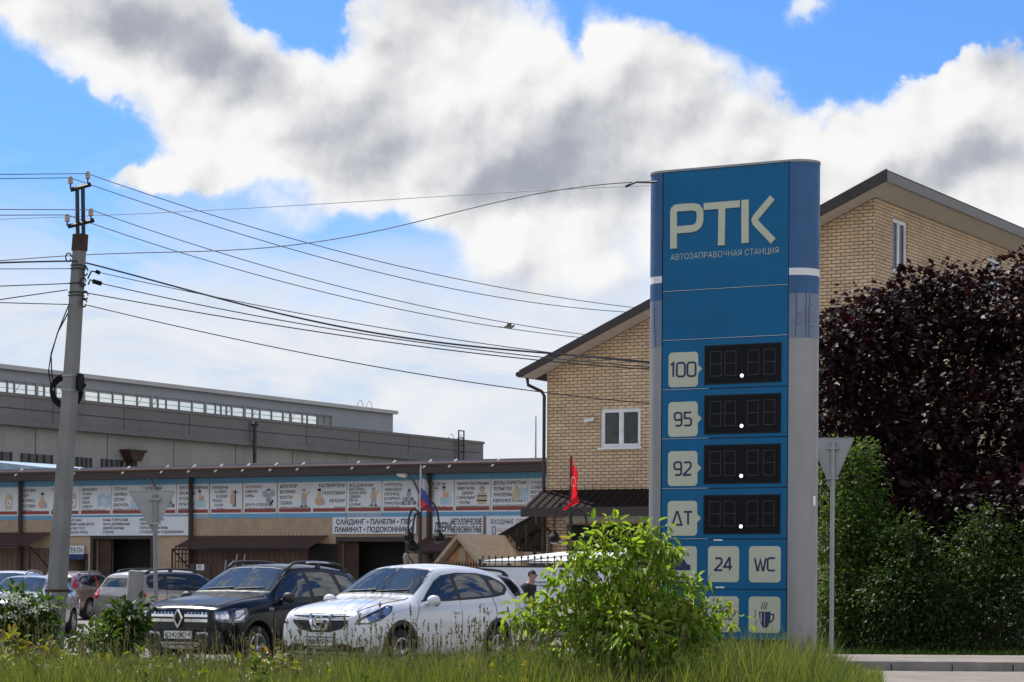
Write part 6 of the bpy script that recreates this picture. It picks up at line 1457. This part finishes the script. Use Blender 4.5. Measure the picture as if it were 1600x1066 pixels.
def ell_px(px, py, Y, rx, ry, rd=None):
    c = P(px, py, Y); return np.array(c), np.array([rx * Y / F, (rd if rd else (rx + ry) / 2 * Y / F), ry * Y / F])
def sample_ell(ells, n, shell=.55):
    vol = np.array([np.prod(r) ** .72 for c, r in ells]); pick = rng.choice(len(ells), n, p=vol / vol.sum()); u = unit(rng.normal(size=(n, 3))); rad = shell + (1 - shell) * rng.random(n) ** .6
    rad *= 1 + .12 * rng.normal(size=n)
    C = np.array([e[0] for e in ells])[pick]; Rr = np.array([e[1] for e in ells])[pick]
    return C + u * Rr * rad[:, None], u
def foliage(name, ells, n, clump, per, length, width, m, tpl=T_LEAF, droop=.5, shell=.5, parent=None, zmin=.05, flat=.3, sq=1.0):
    """leaf clumps spread through a set of ellipsoids; leaves hang outward from each clump"""
    cc_, u = sample_ell(ells, n, shell); c = np.repeat(cc_, per, 0); uu = np.repeat(u, per, 0); k = len(c)
    off = rng.normal(size=(k, 3)) * clump * np.array([1, 1, sq]); c = c + off
    d = uu * .6 + unit(off) * .9 + rng.normal(size=(k, 3)) * .35; d[:, 2] -= droop
    ok = c[:, 2] > zmin; c, d = c[ok], d[ok]; k = len(c)
    ln = length * (.45 + .85 * rng.random(k)); V, I = leaf_cloud(c, d, ln, ln * width, tpl, rng.normal(size=k) * flat)
    return npmesh(name, V, 3, tri_idx(I), m, parent)
def stems(name, base, ells, n, r, m, parent, spread=.15, trunk=None):
    mb = MB(); b = Vector(base)
    for i in range(n):
        c, rr = ells[i % len(ells)]; e = Vector(c) + Vector((rr[0] * random.uniform(-.6, .6), rr[1] * random.uniform(-.6, .6), rr[2] * random.uniform(-.3, .7)))
        s = b + Vector((random.uniform(-spread, spread), random.uniform(-spread, spread), 0)); mid = s.lerp(e, .5) + Vector((random.uniform(-.1, .1), random.uniform(-.1, .1), .12 * (e - s).length)); mid.x = s.x + (e.x - s.x) * .38; mid.y = s.y + (e.y - s.y) * .38
        pts = [s.lerp(mid, q * 2) if q < .5 else mid.lerp(e, q * 2 - 1) for q in (0, .25, .5, .75, 1)]; mb.tube(pts, [r, r * .8, r * .6, r * .42, r * .2], 5)
    return mb.build(name, m, parent)
G_BRIGHT = leafmat('bright_leaf', [(.14, .22, .02), (.20, .30, .03), (.26, .36, .045), (.08, .14, .015), (.31, .38, .07), (.15, .24, .025), (.25, .20, .06)], .5, .42, spec=.3)
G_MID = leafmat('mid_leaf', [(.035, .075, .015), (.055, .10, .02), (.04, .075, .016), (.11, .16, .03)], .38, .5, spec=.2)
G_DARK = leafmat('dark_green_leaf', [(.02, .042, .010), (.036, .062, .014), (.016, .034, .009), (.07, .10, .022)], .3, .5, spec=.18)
G_PURPLE = leafmat('purple_leaf', [(.014, .006, .007), (.022, .008, .009), (.011, .005, .006), (.040, .015, .013), (.016, .007, .008), (.013, .006, .007)], .2, .5, (1.6, .7, .6, 1), spec=.22)
G_YEL = leafmat('yellow_green_leaf', [(.14, .17, .015), (.20, .22, .02), (.10, .15, .015), (.22, .13, .03), (.17, .20, .02)], .4, .45)
G_GRASS = leafmat('grass_blade', [(.085, .115, .020), (.125, .165, .028), (.07, .105, .015), (.17, .185, .04), (.11, .145, .024), (.21, .19, .08), (.14, .19, .03)], .42, .45)
G_DRY = leafmat('dry_stalk', [(.15, .15, .07), (.13, .11, .07), (.19, .18, .09), (.09, .12, .035)], .3, .6, (1.2, 1.1, .8, 1))
G_FLW = leafmat('white_petal', [(.6, .62, .56), (.5, .52, .46)], .4, .6, (1, 1, .9, 1))
G_FLY = leafmat('yellow_petal', [(.55, .42, .02), (.6, .5, .03)], .4, .6, (1, 1, .5, 1))

# bright green sapling bush in front of the sign
E_ = [ell_px(945, 945, 27, 58, 60), ell_px(1015, 945, 27, 66, 66), ell_px(913, 865, 27, 26, 26), ell_px(938, 836, 27, 17, 20), ell_px(930, 822, 27, 5, 10), ell_px(960, 826, 27, 8, 14), ell_px(1035, 842, 27, 10, 14), ell_px(880, 882, 27, 10, 14), ell_px(903, 842, 27, 7, 10), ell_px(1002, 838, 27, 20, 28), ell_px(1012, 822, 27, 12, 10), ell_px(985, 865, 27, 20, 22), ell_px(1032, 865, 27, 28, 30), ell_px(895, 905, 26.8, 34, 26), ell_px(965, 880, 26.8, 44, 40),
      ell_px(860, 940, 26.8, 34, 30), ell_px(820, 968, 26.8, 34, 22), ell_px(1068, 930, 27, 30, 32), ell_px(1088, 905, 27.2, 9, 14), ell_px(1105, 965, 27, 24, 30), ell_px(1085, 985, 26.8, 44, 50), ell_px(900, 985, 26.8, 60, 40), ell_px(985, 1000, 26.6, 90, 56), ell_px(1060, 1040, 26.5, 60, 40), ell_px(1150, 975, 26.8, 12, 9), ell_px(1115, 905, 27.2, 9, 16), ell_px(1128, 940, 27.2, 14, 10)]
b = P(985, 900, 27); b.z = 0
t = thing('bush', b, 'bright green young maple bush growing in front of the blue price sign', 'bush')
stems('stem', b, E_, 34, .016, M_STEM, t, .22)
foliage('foliage', E_, 700, .052, 7, .122, .42, G_BRIGHT, droop=.85, shell=.2, parent=t)
def shrub(name, ells, n, per, ln, label, m, cat='bush', group=None, clump=.07, nst=10, tpl=T_LEAF, droop=.35, shell=.4, width=.5, r=.014):
    c = np.mean([e[0] for e in ells], 0); b = Vector((c[0], c[1], 0)); t = thing(name, b, label, cat, group); stems('stem', b, ells, nst, r, M_STEM if r < .05 else M_BARK, t, .15)
    foliage('foliage', ells, n, clump, per, ln, width, m, tpl, droop, shell, t, sq=.6 if r >= .04 else 1.0); return t
shrub('bush', [ell_px(35, 962, 31, 40, 22), ell_px(20, 935, 31, 22, 12), ell_px(40, 985, 31, 50, 18), ell_px(75, 950, 31, 14, 10)], 230, 6, .11, 'flowering bush with white blossom clusters left of the concrete pole', G_MID)
shrub('bush', [ell_px(200, 970, 31.5, 22, 18), ell_px(185, 990, 31.5, 34, 18), ell_px(222, 948, 31.5, 8, 10), ell_px(180, 955, 31.5, 8, 10), ell_px(150, 1005, 31, 34, 16)], 170, 6, .12, 'leafy dark green bush between the concrete pole and the black car', G_MID)
shrub('bush', [ell_px(40, 1030, 28.5, 40, 20), ell_px(85, 1042, 28.5, 30, 18), ell_px(15, 1008, 28.5, 16, 14), ell_px(60, 1060, 28.3, 60, 16)], 150, 6, .10, 'yellow green sapling bush with reddish tips in the lower left corner', G_YEL)
# blossom on the left bush
bl = bpy.data.objects['bush.001'] if 'bush.001' in bpy.data.objects else None
c_, u_ = sample_ell([ell_px(20, 940, 30.7, 26, 12), ell_px(60, 955, 30.7, 22, 10), ell_px(15, 960, 30.7, 16, 8)], 26, .3)
c_ = np.repeat(c_, 14, 0) + rng.normal(size=(26 * 14, 3)) * [.045, .045, .02]; V, I = leaf_cloud(c_, rng.normal(size=c_.shape) + [0, 0, .8], np.full(len(c_), .03), np.full(len(c_), .03), T_LEAF, rng.normal(size=len(c_)))
npmesh('blossom', V, 3, tri_idx(I), G_FLW, bl)
# purple-leaved maple, right, and the green trees in its shade
E_ = [ell_px(1290, 600, 51.5, 36, 90), ell_px(1300, 520, 52, 36, 30), ell_px(1580, 800, 48.5, 90, 70), ell_px(1480, 800, 48.8, 60, 50), ell_px(1350, 500, 52.5, 58, 46), ell_px(1298, 545, 52, 44, 50), ell_px(1405, 452, 53, 56, 34), ell_px(1470, 560, 53, 130, 120), ell_px(1390, 610, 52, 90, 100), ell_px(1440, 480, 53, 80, 60), ell_px(1550, 490, 53, 90, 80), ell_px(1330, 560, 51.5, 52, 60), ell_px(1320, 660, 51.5, 60, 80), ell_px(1600, 600, 52, 110, 130), ell_px(1500, 700, 51, 130, 110), ell_px(1600, 780, 51, 90, 90), ell_px(1450, 790, 50.5, 90, 80), ell_px(1540, 830, 50.5, 120, 90), ell_px(1360, 790, 50.5, 60, 70), ell_px(1450, 900, 50.5, 140, 80), ell_px(1310, 760, 51, 40, 60), ell_px(1400, 740, 51, 80, 70), ell_px(1690, 560, 53, 110, 150), ell_px(1600, 430, 54, 50, 34), ell_px(1480, 430, 53.5, 30, 20), ell_px(1690, 760, 51, 100, 120)]
b = P(1510, 900, 53); b.z = 0; t = thing('maple_tree', b, 'huge dark purple-leaved maple tree in front of the brick house', 'tree')
mb = MB(); mb.tube([b, b + Vector((.1, .0, 1.2)), b + Vector((-.05, .1, 2.6)), b + Vector((.0, 0, 5.0))], [.26, .21, .18, .10], 10)
for c, r in E_: c = Vector(c); s = b + Vector((0, 0, random.uniform(1.6, 3.6))); mb.tube([s, s.lerp(c, .5) + Vector((0, 0, .35)), c], [.09, .06, .025], 6)
mb.build('trunk', M_BARK, t)
foliage('crown', E_, 3400, .22, 15, .145, .85, G_PURPLE, T_MAPLE, droop=.5, shell=.4, parent=t, flat=.6, sq=.42)
E_ = [ell_px(1335, 760, 48, 40, 60), ell_px(1310, 830, 47.5, 36, 60), ell_px(1360, 840, 47.5, 46, 50), ell_px(1330, 930, 47, 50, 60), ell_px(1350, 710, 48, 18, 24), ell_px(1300, 720, 48.5, 20, 30), ell_px(1300, 960, 47, 30, 50)]
shrub('shrub_tree', E_, 1000, 8, .10, 'mid green young tree behind the straight yield sign post', G_MID, 'tree', None, .15, 16, width=.68, r=.05)
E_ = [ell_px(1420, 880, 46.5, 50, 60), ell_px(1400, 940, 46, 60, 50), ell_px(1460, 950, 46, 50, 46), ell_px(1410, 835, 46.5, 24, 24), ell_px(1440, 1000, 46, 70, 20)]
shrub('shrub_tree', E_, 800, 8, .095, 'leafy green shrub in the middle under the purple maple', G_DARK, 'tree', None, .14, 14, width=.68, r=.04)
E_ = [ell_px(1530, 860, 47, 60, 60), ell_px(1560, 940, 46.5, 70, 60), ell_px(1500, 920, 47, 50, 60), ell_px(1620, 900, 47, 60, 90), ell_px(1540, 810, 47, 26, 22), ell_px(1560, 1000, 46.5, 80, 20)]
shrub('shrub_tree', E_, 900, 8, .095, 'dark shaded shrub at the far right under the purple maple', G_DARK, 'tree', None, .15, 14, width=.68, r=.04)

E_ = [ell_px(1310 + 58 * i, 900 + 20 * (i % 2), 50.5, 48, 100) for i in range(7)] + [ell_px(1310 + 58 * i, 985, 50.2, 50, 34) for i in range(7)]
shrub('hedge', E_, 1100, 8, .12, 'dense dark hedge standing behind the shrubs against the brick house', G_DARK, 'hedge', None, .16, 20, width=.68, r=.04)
# grass and weeds of the verge
def inside(x, y): return x < 4.35 + (y - 26) * .13
def grass(name, n, y0, y1, h0, h1, w, m, lean=.25, xmax=1345, xmin=-60, hfun=None):
    Y = y0 + (y1 - y0) * rng.random(n); px = xmin + (xmax - xmin) * rng.random(n); x = (px - 800) / F * Y; ok = inside(x, Y); x, Y = x[ok], Y[ok]; n = len(x)
    cl = .5 + .5 * np.sin(x * 2.1 + 1.3 * np.sin(Y * 1.7)) * np.sin(Y * 1.9 + x * .7) + .30 * np.sin(x * 7.3 + 2 * np.sin(Y * 5.1)); h = (h0 + (h1 - h0) * rng.random(n)) * (.72 + .42 * cl) * np.interp(Y, [25, 28, 31, 36], [1.0, .98, .80, .52])
    if hfun is not None: h *= hfun((x / Y) * F + 800)
    a = rng.random(n) * 2 * np.pi; dx = np.stack([np.cos(a), np.sin(a), 0 * a], 1); ln = dx * (h * lean * (.3 + rng.random(n)))[:, None]; ta = rng.random(n) * 2 * np.pi; s = np.stack([np.cos(ta), np.sin(ta), 0 * ta], 1) * (w * (.6 + .8 * rng.random(n)))[:, None]
    b = np.stack([x, Y, 0 * x], 1); zz = np.array([0, 0, 1.0]); V = []
    for f, ww in ((0, 1), (.45, .85), (.8, .5)):
        c = b + zz * (h * f)[:, None] + ln * f ** 2; V += [c - s * ww, c + s * ww]
    V.append(b + zz * (h * .985)[:, None] + ln); V = np.stack(V, 1).reshape(-1, 3)
    base = np.arange(n)[:, None] * 7; q = np.concatenate([base + [0, 1, 3], base + [0, 3, 2], base + [2, 3, 5], base + [2, 5, 4], base + [4, 5, 6]], 1).ravel()
    o = npmesh(name, V, 3, q, m); o['kind'] = 'stuff'; return o
def hf(px): return .86 * np.interp(px, [-60, 150, 230, 420, 500, 760, 850, 1000, 1150, 1260, 1290, 1345], [1.15, 1.05, .90, .92, 1.0, 1.12, 1.25, 1.2, 1.5, 1.6, 1.3, .75])
tag(grass('grass', 84000, 25.0, 35.5, .18, .72, .0046, G_GRASS, .36, hfun=hf), 'tall green and yellowish meadow grass along the whole verge', 'grass')
tag(grass('mid_grass', 26000, 26, 35, .34, .70, .0042, leafmat('olive_grass', [(.06, .085, .018), (.09, .11, .03), (.13, .125, .05), (.05, .07, .015)], .35, .5), .45, hfun=hf), 'darker olive meadow grass mixed through the verge', 'grass')
tag(grass('short_grass', 26000, 30, 37.5, .16, .34, .006, G_GRASS, .4, xmax=1380), 'short rough grass at the foot of the tall grass', 'grass')
# seed-headed stalks
def stalks(name, n, h0, h1, m, head, label, y0=25.6, y1=35, xmin=-40, xmax=1330, hw=.012, hl=.10, nh=9, kind='stuff', cat='grass', thin=.0022):
    Y = y0 + (y1 - y0) * rng.random(n); px = xmin + (xmax - xmin) * rng.random(n); x = (px - 800) / F * Y; ok = inside(x, Y); x, Y, px = x[ok], Y[ok], px[ok]; n = len(x); h = (h0 + (h1 - h0) * rng.random(n)) * hf(px) * np.interp(Y, [25, 28, 31, 36], [1.0, .95, .82, .70]) * (.55 + .6 * rng.random(n))
    a = rng.random(n) * 2 * np.pi; ln = np.stack([np.cos(a), np.sin(a), 0 * a], 1) * (h * .16 * rng.random(n))[:, None]; b = np.stack([x, Y, 0 * x], 1); tip = b + ln + np.array([0, 0, 1.0]) * h[:, None]
    s = np.array([1, 0, 0.]) * thin; mid = b + ln * .3 + np.array([0, 0, 1.]) * (h * .55)[:, None]
    V = np.stack([b - s, b + s, mid - s, mid + s, tip - s * .6, tip + s * .6], 1).reshape(-1, 3); base = np.arange(n)[:, None] * 6; q = np.concatenate([base + [0, 1, 3], base + [0, 3, 2], base + [2, 3, 5], base + [2, 5, 4]], 1).ravel()
    d0 = unit(tip - mid); c = np.repeat(tip, nh, 0) - np.repeat(d0, nh, 0) * (rng.random(n * nh) * hl)[:, None]; d = np.repeat(d0, nh, 0) + rng.normal(size=(n * nh, 3)) * head
    lv = np.full(n * nh, hw * 3) * (.6 + .8 * rng.random(n * nh)); V2, I2 = leaf_cloud(c, d, lv, lv * .38, T_LEAF, rng.normal(size=n * nh))
    o = npmesh(name, np.concatenate([V, V2]), 3, np.concatenate([q, tri_idx(I2) + len(V)]), m); o['kind'] = kind; return tag(o, label, cat)
stalks('seed_grass', 1900, .60, 1.2, G_DRY, .35, 'thin seed-headed stalks standing above the meadow grass', xmax=1120)
stalks('dock_stalks', 150, .45, .80, G_MID, .9, 'leafy upright weeds standing above the meadow grass', hw=.03, hl=.35, nh=16, xmax=900)
stalks('yellow_flowers', 55, .36, .60, G_FLY, 1.2, 'small yellow wildflowers in the meadow grass', hw=.014, hl=.05, nh=14, y1=30, xmin=500, xmax=1000)
stalks('white_flowers', 130, .42, .75, G_FLW, 1.2, 'small white wildflowers in the meadow grass', hw=.008, hl=.03, nh=16, xmax=520)
E_ = [ell_px(-20 + 62 * i + random.uniform(-15, 15), random.uniform(1040, 1070), random.uniform(26.5, 29), random.uniform(16, 34), random.uniform(10, 18)) for i in range(8)]
o = foliage('broad_weeds', E_, 150, .09, 6, .11, .5, G_YEL, droop=.2, shell=.2); tag(o, 'broad-leaved weeds mixed into the verge at the left', 'weeds', kind='stuff')
# short growth on the pavement edge under the trees
n = 12000; Y = 43.2 + 9 * rng.random(n) ** 1.6; x = 5.4 + 13 * rng.random(n)
c = np.stack([x, Y, .02 + .05 * rng.random(n)], 1); V, I = leaf_cloud(c, rng.normal(size=(n, 3)) * [.6, .6, .3] + [0, 0, .7], .10 + .12 * rng.random(n), np.full(n, .02), T_LEAF, rng.normal(size=n))
o = npmesh('undergrowth', V, 3, tri_idx(I), G_DARK); tag(o, 'low dark undergrowth between pavement and shrubs', 'undergrowth', kind='stuff')
